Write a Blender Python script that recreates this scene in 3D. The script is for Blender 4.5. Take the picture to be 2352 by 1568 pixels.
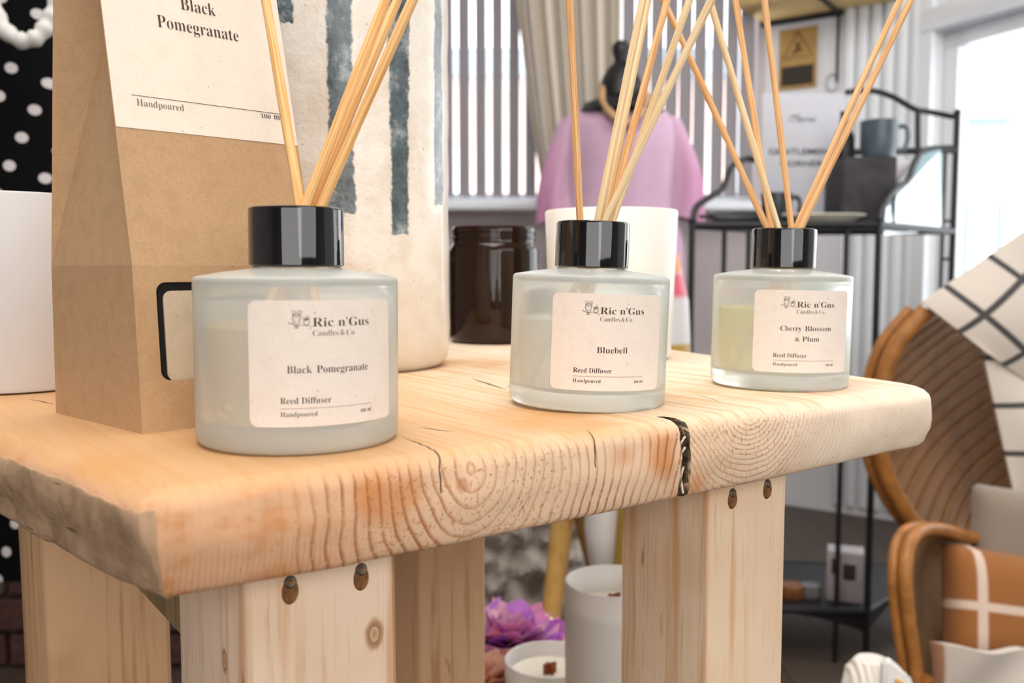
import bpy, bmesh, math, random
from mathutils import Vector, Matrix, noise
random.seed(7)
for o in list(bpy.data.objects): bpy.data.objects.remove(o)
SC = bpy.context.scene; COL = SC.collection
# ------------------------------------------------------------------ camera, light, exposure
F = 2100.0; PITCH = math.radians(4.36); CZ = 0.0562
cd = bpy.data.cameras.new('camera'); cd.sensor_width = 36; cd.lens = F/2352*36; cd.clip_start = .01
cam = bpy.data.objects.new('camera', cd); COL.objects.link(cam); SC.camera = cam
cam.location = (0, 0, CZ); cam.rotation_euler = (math.pi/2-PITCH, 0, 0)
cd.dof.use_dof = True; cd.dof.focus_distance = .362; cd.dof.aperture_fstop = 13
W = bpy.data.worlds.new('world'); SC.world = W; W.use_nodes = True
W.node_tree.nodes['Background'].inputs[0].default_value = (.93, .965, 1, 1)
W.node_tree.nodes['Background'].inputs[1].default_value = 2.7
def area(name, loc, target, sx, sy, power, col):
    l = bpy.data.lights.new(name, 'AREA'); l.shape = 'RECTANGLE'; l.size = sx; l.size_y = sy; l.energy = power; l.color = col
    o = bpy.data.objects.new(name, l); COL.objects.link(o); o.location = loc
    o.rotation_euler = (Vector(target)-Vector(loc)).to_track_quat('-Z', 'Y').to_euler(); return o
area('window_standin_light', (1.35, -1.4, .80), (0.1, .4, 0), 1.8, 1.3, 15, (1, .975, .95))  # added soft panel standing in for a window, right of the camera
area('window_standin_light', (.0, -2.2, .6), (0.0, .4, 0), 2.2, 1.3, 21, (1, .98, .96))  # added soft panel behind the camera; no window is built there
area('overhead_fill_light', (-.1, .35, 1.55), (.05, .5, 0), 1.4, 1.2, 24, (1, .96, .91))  # added unseen fill from above, softens shadows on the slab
area('overhead_fill_light', (.6, 1.6, 1.5), (.6, 2.0, 0), 1.0, .8, 8, (1, .96, .93))  # added unseen fill to lighten the back of the room
SC.view_settings.view_transform = 'Standard'; SC.view_settings.look = 'None'; SC.view_settings.gamma = 1
SC.view_settings.use_curve_mapping = False; SC.view_settings.exposure = .56
SC.cycles.max_bounces = 10; SC.cycles.transmission_bounces = 10; SC.cycles.transparent_max_bounces = 12
SC.cycles.use_denoising = True; SC.cycles.sample_clamp_indirect = 6; SC.cycles.blur_glossy = .3

# ------------------------------------------------------------------ helpers
FWD = Vector((0, math.cos(PITCH), -math.sin(PITCH))); UP = Vector((0, math.sin(PITCH), math.cos(PITCH)))
def ray(px, py): return Vector((1, 0, 0))*((px-1176)/F) + UP*((784-py)/F) + FWD
def at(px, py, Y):                                   # point of the place seen at a pixel, Y metres away
    r = ray(px, py); return Vector((0, 0, CZ)) + r*(Y/r.y)
def onz(px, py, z=0):                                # point of a level surface
    r = ray(px, py); return Vector((0, 0, CZ)) + r*((z-CZ)/r.z)
def srgb(h, a=1):
    if isinstance(h, str): h = [int(h[i:i+2], 16)/255 for i in (0, 2, 4)]
    return tuple((c/12.92 if c <= .04045 else ((c+.055)/1.055)**2.4) for c in h)+(a,)
def link(name, me, mat=None, parent=None, label=None, smooth=True, kind=None):
    o = bpy.data.objects.new(name, me); COL.objects.link(o)
    if mat:
        for m in (mat if isinstance(mat, (list, tuple)) else [mat]): me.materials.append(m)
    if smooth and me.polygons: me.polygons.foreach_set('use_smooth', [True]*len(me.polygons))
    if parent: o.parent = parent
    if label: o['label'] = label
    if kind: o['kind'] = kind
    return o
def obj(name, bm, mat=None, parent=None, label=None, smooth=True, kind=None, sharp=True):
    bmesh.ops.recalc_face_normals(bm, faces=bm.faces)
    me = bpy.data.meshes.new(name); bm.to_mesh(me); bm.free()
    o = link(name, me, mat, parent, label, smooth, kind)
    if smooth and sharp: me.set_sharp_from_angle(angle=math.radians(38))
    return o
def tag(o, label, cat, group=None):
    o['label'] = label; o['category'] = cat
    if group: o['group'] = group
    return o
def thing(name, label, cat, loc=(0, 0, 0), rz=0, group=None):
    o = bpy.data.objects.new(name, None); COL.objects.link(o); o.location = loc; o.rotation_euler = (0, 0, rz)
    return tag(o, label, cat, group)
def box(bm, c, s, M=None, bev=0):
    r = bmesh.ops.create_cube(bm, size=1); vs = r['verts']
    for v in vs: v.co = Vector((v.co.x*s[0]+c[0], v.co.y*s[1]+c[1], v.co.z*s[2]+c[2]))
    if bev:
        es = list({e for v in vs for e in v.link_edges})
        vs = list({v for f in bmesh.ops.bevel(bm, geom=es, offset=bev, segments=2, affect='EDGES', profile=.5)['faces'] for v in f.verts} | {v for v in vs if v.is_valid})
    if M is not None:
        for v in vs: v.co = M @ v.co
    return vs
def lathe(bm, prof, n=64, M=None, cx=0, cy=0):
    rings = []
    for r, z in prof:
        if r < 1e-6: rings.append([bm.verts.new((cx, cy, z))])
        else: rings.append([bm.verts.new((cx+r*math.cos(2*math.pi*i/n), cy+r*math.sin(2*math.pi*i/n), z)) for i in range(n)])
    for a, b in zip(rings, rings[1:]):
        for i in range(n):
            j = (i+1) % n
            if len(a) == 1 and len(b) == 1: continue
            if len(a) == 1: bm.faces.new((a[0], b[i], b[j]))
            elif len(b) == 1: bm.faces.new((a[i], b[0], a[j]))
            else: bm.faces.new((a[i], b[i], b[j], a[j]))
    if M is not None:
        for ring in rings:
            for v in ring: v.co = M @ v.co
    return rings
def smooth_path(pts, n=8):
    P = [Vector(p) for p in pts]; out = []
    for i in range(len(P)-1):
        p0 = P[max(i-1, 0)]; p1 = P[i]; p2 = P[i+1]; p3 = P[min(i+2, len(P)-1)]
        for k in range(n):
            t = k/n; out.append(.5*((2*p1)+(p2-p0)*t+(2*p0-5*p1+4*p2-p3)*t*t+(3*p1-p0-3*p2+p3)*t**3))
    out.append(P[-1]); return out
def tube(bm, pts, r, n=10, closed=False):
    P = [Vector(p) for p in pts]; rings = []; m = len(P)
    rr = r if callable(r) else (lambda t: r)
    d0 = (P[1]-P[0]).normalized(); a = d0.orthogonal().normalized()
    for i, p in enumerate(P):
        if closed: d = (P[(i+1) % m]-P[i-1]).normalized()
        else: d = (P[min(i+1, m-1)]-P[max(i-1, 0)]).normalized()
        a = (a-d*a.dot(d)).normalized(); b = d.cross(a); q = rr(i/(m-1))
        rings.append([bm.verts.new(p+a*(q*math.cos(2*math.pi*k/n))+b*(q*math.sin(2*math.pi*k/n))) for k in range(n)])
    prs = list(zip(rings, rings[1:])) + ([(rings[-1], rings[0])] if closed else [])
    for A, B in prs:
        for k in range(n): bm.faces.new((A[k], A[(k+1) % n], B[(k+1) % n], B[k]))
    if not closed: bm.faces.new(rings[0][::-1]); bm.faces.new(rings[-1])
    return rings
def grid(bm, f, nu, nv, closed_u=False):
    V = [[bm.verts.new(f(i/(nu if closed_u else nu-1), j/(nv-1))) for j in range(nv)] for i in range(nu)]
    for i in range(nu if closed_u else nu-1):
        for j in range(nv-1):
            k = (i+1) % nu; bm.faces.new((V[i][j], V[k][j], V[k][j+1], V[i][j+1]))
    return V
def slabgrid(bm, f, nu, nv, th):                     # a sheet with thickness: f(u,v) front, pushed back along th
    th = Vector(th)
    A = [[bm.verts.new(f(i/(nu-1), j/(nv-1))) for j in range(nv)] for i in range(nu)]
    B = [[bm.verts.new(Vector(A[i][j].co)+th) for j in range(nv)] for i in range(nu)]
    for i in range(nu-1):
        for j in range(nv-1):
            bm.faces.new((A[i][j], A[i+1][j], A[i+1][j+1], A[i][j+1])); bm.faces.new((B[i][j], B[i][j+1], B[i+1][j+1], B[i+1][j]))
    for j in range(nv-1):
        for i in (0, nu-1): bm.faces.new((A[i][j], A[i][j+1], B[i][j+1], B[i][j]))
    for i in range(nu-1):
        for j in (0, nv-1): bm.faces.new((A[i][j], B[i][j], B[i+1][j], A[i+1][j]))
def prism(bm, pts, d):                                # closed outline extruded by vector d
    d = Vector(d); a = [bm.verts.new(p) for p in pts]; b = [bm.verts.new(Vector(p)+d) for p in pts]
    bm.faces.new(a); bm.faces.new(b[::-1]); n = len(a)
    for i in range(n): bm.faces.new((a[i], a[(i+1) % n], b[(i+1) % n], b[i]))
def rrect(w, h, r, n=6):
    out = []
    for cx, cy, a0 in ((w/2-r, h/2-r, 0), (-w/2+r, h/2-r, 90), (-w/2+r, -h/2+r, 180), (w/2-r, -h/2+r, 270)):
        for k in range(n+1):
            a = math.radians(a0+90*k/n); out.append((cx+r*math.cos(a), cy+r*math.sin(a)))
    return out

# ------------------------------------------------------------------ material helpers
class NT:
    def __init__(s, name):
        s.m = bpy.data.materials.new(name); s.m.use_nodes = True; s.t = s.m.node_tree; s.b = s.t.nodes['Principled BSDF']
    def n(s, typ, **kw):
        x = s.t.nodes.new(typ)
        for k, v in kw.items(): setattr(x, k, v)
        return x
    def put(s, sock, v):
        if isinstance(v, bpy.types.NodeSocket): s.t.links.new(v, sock)
        elif v is not None: sock.default_value = v
    def math(s, op, a, b=None, c=None):
        x = s.n('ShaderNodeMath', operation=op)
        for i, v in enumerate((a, b, c)):
            if v is not None: s.put(x.inputs[i], v)
        return x.outputs[0]
    def coord(s, which='Object', scale=None, rot=None, loc=None):
        c = s.n('ShaderNodeTexCoord').outputs[which]
        if scale or rot or loc:
            m = s.n('ShaderNodeMapping'); s.put(m.inputs[0], c)
            if scale: m.inputs['Scale'].default_value = scale
            if rot: m.inputs['Rotation'].default_value = rot
            if loc: m.inputs['Location'].default_value = loc
            c = m.outputs[0]
        return c
    def noise(s, scale, vec=None, detail=3, rough=.5, col=False):
        x = s.n('ShaderNodeTexNoise'); x.inputs['Scale'].default_value = scale; x.inputs['Detail'].default_value = detail; x.inputs['Roughness'].default_value = rough
        if vec is not None: s.put(x.inputs['Vector'], vec)
        return x.outputs['Color' if col else 'Fac']
    def ramp(s, fac, stops):
        x = s.n('ShaderNodeValToRGB'); e = x.color_ramp.elements
        while len(e) < len(stops): e.new(.5)
        for k, (p, c) in enumerate(stops):
            e[k].position = p; e[k].color = c if len(c) == 4 else tuple(c)+(1,)
        s.put(x.inputs[0], fac); return x.outputs[0]
    def mix(s, fac, a, b, mode='MIX'):
        x = s.n('ShaderNodeMix', data_type='RGBA', blend_type=mode); s.put(x.inputs[0], fac); s.put(x.inputs[6], a); s.put(x.inputs[7], b); return x.outputs[2]
    def xyz(s, v):
        x = s.n('ShaderNodeSeparateXYZ'); s.put(x.inputs[0], v); return x.outputs
    def vec(s, a, b, c):
        x = s.n('ShaderNodeCombineXYZ')
        for i, v in enumerate((a, b, c)): s.put(x.inputs[i], v)
        return x.outputs[0]
    def bump(s, h, strength=.3, dist=.001):
        x = s.n('ShaderNodeBump'); x.inputs['Strength'].default_value = strength; x.inputs['Distance'].default_value = dist
        s.put(x.inputs['Height'], h); s.put(s.b.inputs['Normal'], x.outputs[0])
    def set(s, **kw):
        for k, v in kw.items():
            k = {'col': 'Base Color', 'rough': 'Roughness', 'metal': 'Metallic', 'trans': 'Transmission Weight', 'ior': 'IOR', 'spec': 'Specular IOR Level', 'coat': 'Coat Weight', 'sheen': 'Sheen Weight', 'sss': 'Subsurface Weight'}[k]
            s.put(s.b.inputs[k], v)
        return s
def flat(name, col, rough=.5, var=.06, scale=40, **kw):
    m = NT(name); c = srgb(col); nz = m.noise(scale, m.coord(), 4)
    d = tuple(x*(1-var*2) for x in c[:3])+(1,); l = tuple(min(1, x*(1+var*2)) for x in c[:3])+(1,)
    m.set(col=m.ramp(nz, [(.25, d), (.75, l)]), rough=rough, **kw); return m.m
def smoothband(m, x, a, b):                           # 1 inside a..b with soft sides through MapRange
    r = m.n('ShaderNodeMapRange', interpolation_type='SMOOTHSTEP'); m.put(r.inputs[0], x); r.inputs[1].default_value = a; r.inputs[2].default_value = b; return r.outputs[0]

# ------------------------------------------------------------------ lettering
def serif(s):
    o = ''
    for c in s:
        if 'A' <= c <= 'Z': o += chr(0x1D400+ord(c)-65)
        elif 'a' <= c <= 'z': o += chr(0x1D41A+ord(c)-97)
        elif '0' <= c <= '9': o += chr(0x1D7CE+ord(c)-48)
        else: o += c
    return o
def script(s): return ''.join(chr(0x1D4D0+ord(c)-65) if 'A' <= c <= 'Z' else chr(0x1D4EA+ord(c)-97) for c in s)
def raw_text(s, off=-.012):
    c = bpy.data.curves.new('tmp', 'FONT'); c.body = s; c.offset = off; c.resolution_u = 4; c.fill_mode = 'FRONT'
    o = bpy.data.objects.new('tmp', c); COL.objects.link(o); dg = bpy.context.evaluated_depsgraph_get(); dg.update()
    me = o.evaluated_get(dg).to_mesh(); vs = [(v.co.x, v.co.y) for v in me.vertices]; fs = [tuple(p.vertices) for p in me.polygons]
    o.evaluated_get(dg).to_mesh_clear(); bpy.data.objects.remove(o); bpy.data.curves.remove(c); return vs, fs
CAPH = max(y for x, y in raw_text(serif('H'), 0)[0])
def text(s, x0, x1, base, cap, off=-.008, kind=serif, hscale=1):
    vs, fs = raw_text(kind(s), off); a = min(x for x, y in vs); b = max(x for x, y in vs); k = (x1-x0)/(b-a); q = cap/CAPH*hscale
    return [(x0+(x-a)*k, base+y*q) for x, y in vs], fs
def strokes(lines, w):
    vs = []; fs = []
    for ln in lines:
        P = [Vector((p[0], p[1])) for p in ln]; n0 = len(vs)
        for i, p in enumerate(P):
            d = P[min(i+1, len(P)-1)]-P[max(i-1, 0)]; d = d.normalized() if d.length else Vector((1, 0)); q = Vector((-d.y, d.x))*w/2
            vs += [tuple(p+q), tuple(p-q)]
        for i in range(len(P)-1): a = n0+2*i; fs.append((a, a+1, a+3, a+2))
    return vs, fs
def arc(cx, cy, rx, ry, a0=0, a1=360, n=14): return [(cx+rx*math.cos(math.radians(a0+(a1-a0)*i/n)), cy+ry*math.sin(math.radians(a0+(a1-a0)*i/n))) for i in range(n+1)]
def print_mesh(name, pieces, place, mat, parent):
    V = []; Fc = []
    for vs, fs in pieces:
        n0 = len(V); V += [place(*v) for v in vs]; Fc += [tuple(i+n0 for i in f) for f in fs]
    me = bpy.data.meshes.new(name); me.from_pydata([tuple(v) for v in V], [], Fc); return link(name, me, mat, parent, smooth=False)

# ------------------------------------------------------------------ materials
def wood_material(name, light, ring, kind='post', seed=0.0):
    m = NT(name); co = m.coord(loc=(seed, seed*.7, seed*1.3)); 
    fine = m.noise(1, m.coord(scale=(500, 500, 18), loc=(seed, 0, 0)), 4, .6)
    streak = m.noise(1, m.coord(scale=(110, 110, 5), loc=(seed*9, 0, seed)), 3, .6)
    blotch = m.noise(14, co, 3)
    c = m.mix(smoothband(m, streak, .5, .72), srgb(light), srgb(ring))
    c = m.mix(m.math('MULTIPLY', smoothband(m, blotch, .5, .75), .45), c, srgb(ring))
    c = m.mix(m.math('MULTIPLY', smoothband(m, fine, .56, .75), .35), c, srgb('a8774a'))
    # dashes torn by the planer
    tear = m.noise(1, m.coord(scale=(170, 170, 34), loc=(seed*3, 4, 2)), 2, .5); gate = m.noise(20, m.coord(loc=(3, 7, seed)), 1)
    tm = m.math('MULTIPLY', smoothband(m, tear, .68, .72), smoothband(m, gate, .52, .6))
    c = m.mix(m.math('MULTIPLY', tm, .6), c, srgb('a5703f'))
    m.set(col=c, rough=.62, spec=.3); m.bump(m.math('SUBTRACT', fine, m.math('MULTIPLY', tm, 1.0)), .35, .0006); return m.m
M = {}
M['post_light'] = wood_material('pine_post_light', 'ecd2b6', 'd6aa80', seed=1.1)
M['post_warm'] = wood_material('pine_post_warm', 'd6b08a', 'b08256', seed=4.3)

def slab_material():
    m = NT('pine_slab'); P = m.coord(); x, y, z = m.xyz(P)
    warp = m.noise(1, m.coord(scale=(28, 4, 28)), 2); warp2 = m.noise(1, m.coord(scale=(9, 2, 14), loc=(3, 1, 2)), 2)
    wob = m.math('ADD', m.math('MULTIPLY', m.math('SUBTRACT', warp, .5), .006), m.math('MULTIPLY', m.math('SUBTRACT', warp2, .5), .022))
    def dist(cx, cz, kz):
        a = m.math('SUBTRACT', x, cx); b = m.math('MULTIPLY', m.math('SUBTRACT', z, cz), kz)
        return m.math('ADD', m.math('SQRT', m.math('ADD', m.math('MULTIPLY', a, a), m.math('MULTIPLY', b, b))), wob)
    dl = dist(.092, -.006, .75); dr = dist(.226, .004, 1.0)
    right = m.math('GREATER_THAN', x, .188)
    d = m.math('ADD', m.math('MULTIPLY', dl, m.math('SUBTRACT', 1, right)), m.math('MULTIPLY', dr, right))
    fr = m.math('FRACT', m.math('MULTIPLY', d, m.math('ADD', 235.0, m.math('MULTIPLY', right, 170.0))))
    line = m.math('MULTIPLY', smoothband(m, fr, .58, .92), m.math('SUBTRACT', 1, smoothband(m, fr, .94, 1.0)))
    br = m.noise(1, m.coord(scale=(420, 40, 420)), 3, .7); line = m.math('MULTIPLY', line, smoothband(m, br, .28, .5))
    reg = m.noise(22, m.coord(loc=(5, 5, 5)), 2); line = m.math('MULTIPLY', line, m.math('ADD', .35, m.math('MULTIPLY', smoothband(m, reg, .36, .6), .65)))
    line = m.math('MULTIPLY', line, m.math('SUBTRACT', 1, m.math('MULTIPLY', smoothband(m, x, .24, .31), .85))); line = m.math('MULTIPLY', line, m.math('ADD', .15, m.math('MULTIPLY', smoothband(m, x, .012, .05), .85))); line = m.math('MULTIPLY', line, m.math('SUBTRACT', 1, m.math('MULTIPLY', right, .45)))
    # sides show rings, the planed top shows long fibres
    side = m.n('ShaderNodeAttribute', attribute_name='side').outputs['Fac']
    weath = m.n('ShaderNodeAttribute', attribute_name='weathered').outputs['Fac']
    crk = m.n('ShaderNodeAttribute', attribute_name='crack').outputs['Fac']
    fib = m.noise(1, m.coord(scale=(260, 7, 60)), 4, .65); fib2 = m.noise(1, m.coord(scale=(60, 3, 20), loc=(2, 2, 2)), 2)
    tone = m.mix(smoothband(m, x, .03, .27), srgb('caa074'), srgb('e4ceb2'))  # top darker towards the left: weaker light there put into the wood colour
    tone = m.mix(smoothband(m, m.noise(11, m.coord(loc=(1, 8, 3)), 3), .5, .75), tone, srgb('c8955f'))
    tone = m.mix(m.math('MULTIPLY', smoothband(m, x, .22, .34), .6), tone, srgb('ecdbc6'))
    tone = m.mix(m.math('MULTIPLY', m.math('MULTIPLY', smoothband(m, fib, .48, .62), .6), m.math('SUBTRACT', 1, m.math('MULTIPLY', side, .7))), tone, srgb('c89660'))
    tone = m.mix(m.math('MULTIPLY', smoothband(m, fib2, .55, .7), .25), tone, srgb('c08a55'))
    pale = m.mix(smoothband(m, x, .02, .12), srgb('dfb08a'), srgb('e8c7a6'))
    pale = m.mix(smoothband(m, m.noise(26, m.coord(loc=(9, 1, 3)), 2), .54, .72), pale, srgb('d4905a'))
    pale = m.mix(smoothband(m, x, .18, .3), pale, srgb('ead6c0'))
    c = m.mix(side, tone, pale)
    c = m.mix(m.math('MULTIPLY', m.math('MULTIPLY', line, side), .9), c, srgb('a65c2c'))
    # torn orange flecks round both hearts
    fl = m.noise(1, m.coord(scale=(700, 90, 520)), 2, .6)
    near = m.math('SUBTRACT', 1, smoothband(m, m.math('MINIMUM', dl, m.math('ADD', dr, .004)), .022, .062))
    flm = m.math('MULTIPLY', m.math('MULTIPLY', smoothband(m, fl, .58, .66), near), side)
    c = m.mix(m.math('MULTIPLY', flm, .7), c, srgb('c07a40'))
    fv = m.math('FRACT', m.math('ADD', m.math('MULTIPLY', x, 620), m.math('MULTIPLY', wob, 300))); lowz = m.math('SUBTRACT', 1, smoothband(m, z, -.024, -.012)); lft = m.math('SUBTRACT', 1, smoothband(m, x, .035, .065))
    c = m.mix(m.math('MULTIPLY', m.math('MULTIPLY', m.math('MULTIPLY', smoothband(m, fv, .5, .9), lowz), m.math('MULTIPLY', lft, side)), .3), c, srgb('b8733f'))
    ob = m.noise(1, m.coord(scale=(45, 20, 60), loc=(2.3, 1, 4.1)), 3, .6); c = m.mix(m.math('MULTIPLY', m.math('MULTIPLY', smoothband(m, ob, .5, .66), m.math('MULTIPLY', lft, side)), .6), c, srgb('cc8244'))
    pore = m.noise(1, m.coord(scale=(1100, 140, 420), loc=(6, 2, 9)), 2, .6); c = m.mix(m.math('MULTIPLY', m.math('MULTIPLY', smoothband(m, pore, .6, .68), side), .3), c, srgb('b57a4a'))
    # heart of the branch (small round knot)
    kx = m.math('SUBTRACT', x, .088); kz = m.math('ADD', z, .0105); kd = m.math('SQRT', m.math('ADD', m.math('MULTIPLY', kx, kx), m.math('MULTIPLY', kz, kz)))
    c = m.mix(m.math('MULTIPLY', m.math('MULTIPLY', m.math('SUBTRACT', 1, smoothband(m, kd, .0012, .0032)), side), .55), c, srgb('b0683a'))
    # hairline drying cracks of the top: each a wavy segment
    def hair(x0, y0, x1, y1, w, bow=0):
        L = math.hypot(x1-x0, y1-y0); ux, uy = (x1-x0)/L, (y1-y0)/L
        px = m.math('SUBTRACT', x, x0); py = m.math('SUBTRACT', y, y0)
        t = m.math('ADD', m.math('MULTIPLY', px, ux/L), m.math('MULTIPLY', py, uy/L)); q = m.math('ADD', m.math('MULTIPLY', px, -uy), m.math('MULTIPLY', py, ux))
        b = m.math('MULTIPLY', m.math('MULTIPLY', t, m.math('SUBTRACT', 1, t)), bow*4)
        q = m.math('ABSOLUTE', m.math('ADD', m.math('SUBTRACT', q, b), m.math('MULTIPLY', m.math('SUBTRACT', m.noise(160, P, 2), .5), .0022)))
        ww = m.math('MULTIPLY', m.math('MULTIPLY', t, m.math('SUBTRACT', 1, t)), 4*w)
        return m.math('MULTIPLY', m.math('LESS_THAN', q, ww), m.math('MULTIPLY', m.math('GREATER_THAN', t, 0), m.math('LESS_THAN', t, 1)))
    def loc(p): q = Vector((p.x+.087, p.y-.231)); return q.x*CA+q.y*SA, -q.x*SA+q.y*CA
    hs = []
    for (a, b, w, bow) in (((905, 1000), (1030, 1062), .00045, .003), ((1080, 868), (1165, 895), .0011, 0), ((955, 980), (1045, 992), .0006, 0),
                      ((60, 916), (125, 930), .0006, .001), ((1190, 878), (1160, 890), .0005, 0), ((1345, 985), (1385, 1003), .0003, 0), ((1600, 905), (1660, 925), .0003, 0)):
        p, q = loc(onz(*a)), loc(onz(*b)); hs.append(hair(p[0], p[1], q[0], q[1], w, bow))
    hm = hs[0]
    for h in hs[1:]: hm = m.math('MAXIMUM', hm, h)
    hm = m.math('MULTIPLY', hm, m.math('GREATER_THAN', z, -.012))
    c = m.mix(m.math('MULTIPLY', hm, .85), c, srgb('4c3520'))
    # weathered saw cut at the short end
    wn = m.noise(90, P, 4, .65); we = smoothband(m, m.math('ADD', weath, m.math('MULTIPLY', m.math('SUBTRACT', wn, .5), .5)), .42, .58)
    wc = m.mix(smoothband(m, m.noise(60, m.coord(loc=(1, 1, 1)), 5, .7), .35, .7), srgb('c4a282'), srgb('977c60'))
    scr = m.noise(1, m.coord(scale=(60, 45, 420)), 2, .5); wc = m.mix(m.math('MULTIPLY', smoothband(m, scr, .66, .72), .7), wc, srgb('4f4334'))
    c = m.mix(we, c, wc)
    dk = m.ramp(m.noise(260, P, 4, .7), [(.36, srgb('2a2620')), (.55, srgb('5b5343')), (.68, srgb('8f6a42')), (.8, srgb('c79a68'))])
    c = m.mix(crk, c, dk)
    m.set(col=c, rough=.6, spec=.3)
    h = m.math('SUBTRACT', m.math('MULTIPLY', fib, .35), m.math('MULTIPLY', m.math('MULTIPLY', line, side), .8)); h = m.math('SUBTRACT', h, m.math('MULTIPLY', hm, 2.5))
    h = m.math('SUBTRACT', h, m.math('MULTIPLY', flm, .6)); h = m.math('ADD', h, m.math('MULTIPLY', m.math('MULTIPLY', wn, we), 1.5))
    m.bump(h, .5, .0006); return m.m
TH = math.atan2(.443-.231, .205+.087); CA, SA = math.cos(TH), math.sin(TH)
M['slab'] = slab_material()

def frosted(name, tint):
    m = NT(name); nz = m.noise(900, m.coord(), 2)
    m.set(col=srgb(tint), trans=.62, rough=.28, ior=1.22, spec=.5); m.bump(nz, .12, .0002); return m.m
cl_ = NT('clear_inner_glass'); cl_.set(col=(1, 1, 1, 1), trans=1.0, rough=.0, ior=1.25); M['clear'] = cl_.m
M['frost'] = frosted('frosted_glass', 'f3f8f4')
def liquid(name, c):
    m = NT(name); tr = m.n('ShaderNodeBsdfTranslucent'); tr.inputs[0].default_value = srgb(c); df = m.n('ShaderNodeBsdfDiffuse'); df.inputs[0].default_value = srgb(c)
    tp = m.n('ShaderNodeBsdfTransparent'); tp.inputs[0].default_value = srgb(c)
    a = m.n('ShaderNodeMixShader'); a.inputs[0].default_value = .6; m.t.links.new(tr.outputs[0], a.inputs[1]); m.t.links.new(df.outputs[0], a.inputs[2])
    b = m.n('ShaderNodeMixShader'); b.inputs[0].default_value = .35; m.t.links.new(a.outputs[0], b.inputs[1]); m.t.links.new(tp.outputs[0], b.inputs[2])
    m.t.links.new(b.outputs[0], m.t.nodes['Material Output'].inputs[0]); return m.m
M['liq1'] = liquid('fragrance_oil_straw', 'f8dfa6'); M['liq2'] = liquid('fragrance_oil_clear', 'fffdf6'); M['liq3'] = liquid('fragrance_oil_yellow', 'fdf7a8')
def paper(name, c, fleck, s=1200):
    m = NT(name); a = m.noise(s, m.coord(), 4, .7); b = m.noise(s*.16, m.coord(loc=(.1, 2, 3)), 3)
    f = m.noise(s*.55, m.coord(loc=(4, 2, 3)), 1)
    col = m.mix(m.math('MULTIPLY', smoothband(m, a, .35, .75), .6), srgb(c), srgb(fleck)); col = m.mix(m.math('MULTIPLY', smoothband(m, b, .45, .7), .35), col, srgb(fleck))
    col = m.mix(m.math('MULTIPLY', smoothband(m, f, .76, .79), .5), col, srgb('8a6a4c'))
    m.set(col=col, rough=.85, spec=.2); m.bump(a, .15, .0003); return m.m
M['label'] = paper('label_paper', 'f2e6db', 'e6d8ca'); M['kraft'] = paper('kraft_card', 'c09d78', 'ac8a66', 900)
M['label_cream'] = paper('label_cream_paper', 'eee2d3', 'e4d5c2'); M['ink'] = flat('printing_ink', '4a3a34', .8, .02); M['ink_soft'] = flat('printing_ink_grey', '7d6c64', .8, .02); M['ink_rule'] = flat('printing_ink_brown', '9c7468', .8, .02)
def capmat():
    m = NT('black_gloss_cap'); m.set(col=(.006, .006, .007, 1), rough=.06, spec=.6, coat=.3); return m.m
M['cap'] = capmat()
def reedmat(name, a, b):
    m = NT(name); f = m.noise(1, m.coord(scale=(1500, 1500, 22)), 3, .6); g = m.noise(1, m.coord(scale=(400, 400, 9), loc=(1, 1, 1)), 2)
    c = m.mix(smoothband(m, f, .45, .62), srgb(a), srgb(b)); c = m.mix(m.math('MULTIPLY', smoothband(m, g, .6, .7), .5), c, srgb('b0783e'))
    m.set(col=c, rough=.55, spec=.3); m.bump(f, .5, .0003); return m.m
M['reed1'] = reedmat('rattan_reed_honey', 'efc285', 'dc9f5a'); M['reed2'] = reedmat('rattan_reed_pale', 'f4dcb2', 'e6c08a'); M['reed3'] = reedmat('rattan_reed_tan', 'ecbf8a', 'd89c5f')
M['white_gloss'] = flat('white_glazed', 'eceae6', .35, .01, sss=.0); M['steel'] = flat('screw_steel', '6d675c', .5, .05, 300, metal=1.0)
M['hole'] = flat('hole_shade', '7a5028', .8, .35, 500); M['black'] = flat('black_metal', '131417', .5, .05); M['blackpl'] = flat('black_mannequin', '0f0f11', .45, .05)
M['wall'] = flat('painted_wall', 'bdb3b2', .7, .02, 6); M['wall_pale'] = flat('painted_wall_pale', 'dcdde0', .7, .02, 6); M['trim'] = flat('white_gloss_trim', 'e8ecf0', .35, .01, 6)
M['ceiling'] = flat('ceiling_paint', 'd8d4ce', .8, .02, 6); M['dark'] = flat('dark_interior', '17130f', .9, .05)

# ------------------------------------------------------------------ setting
FZ = -.78; CZL = 1.62
def wallquad(name, a, b, z0, z1, th, mat, holes=(), parent=None):   # wall from a to b (plan), with rectangular openings (s0,s1,z0,z1)
    a = Vector((a[0], a[1], 0)); b = Vector((b[0], b[1], 0)); L = (b-a).length; d = (b-a)/L; nrm = Vector((-d.y, d.x, 0))
    ss = sorted({0, L} | {h[0] for h in holes} | {h[1] for h in holes}); zs = sorted({z0, z1} | {h[2] for h in holes} | {h[3] for h in holes}); bm = bmesh.new()
    Mx = Matrix(((d.x, nrm.x, 0, a.x), (d.y, nrm.y, 0, a.y), (0, 0, 1, 0), (0, 0, 0, 1)))
    for s0, s1 in zip(ss, ss[1:]):
        for q0, q1 in zip(zs, zs[1:]):
            if any(h[0] <= s0 and s1 <= h[1] and h[2] <= q0 and q1 <= h[3] for h in holes): continue
            box(bm, ((s0+s1)/2, th/2, (q0+q1)/2), (s1-s0, th, q1-q0), Mx)
    bmesh.ops.remove_doubles(bm, verts=bm.verts, dist=1e-5)
    return obj(name, bm, mat, parent, kind='structure', smooth=False), Mx
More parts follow.
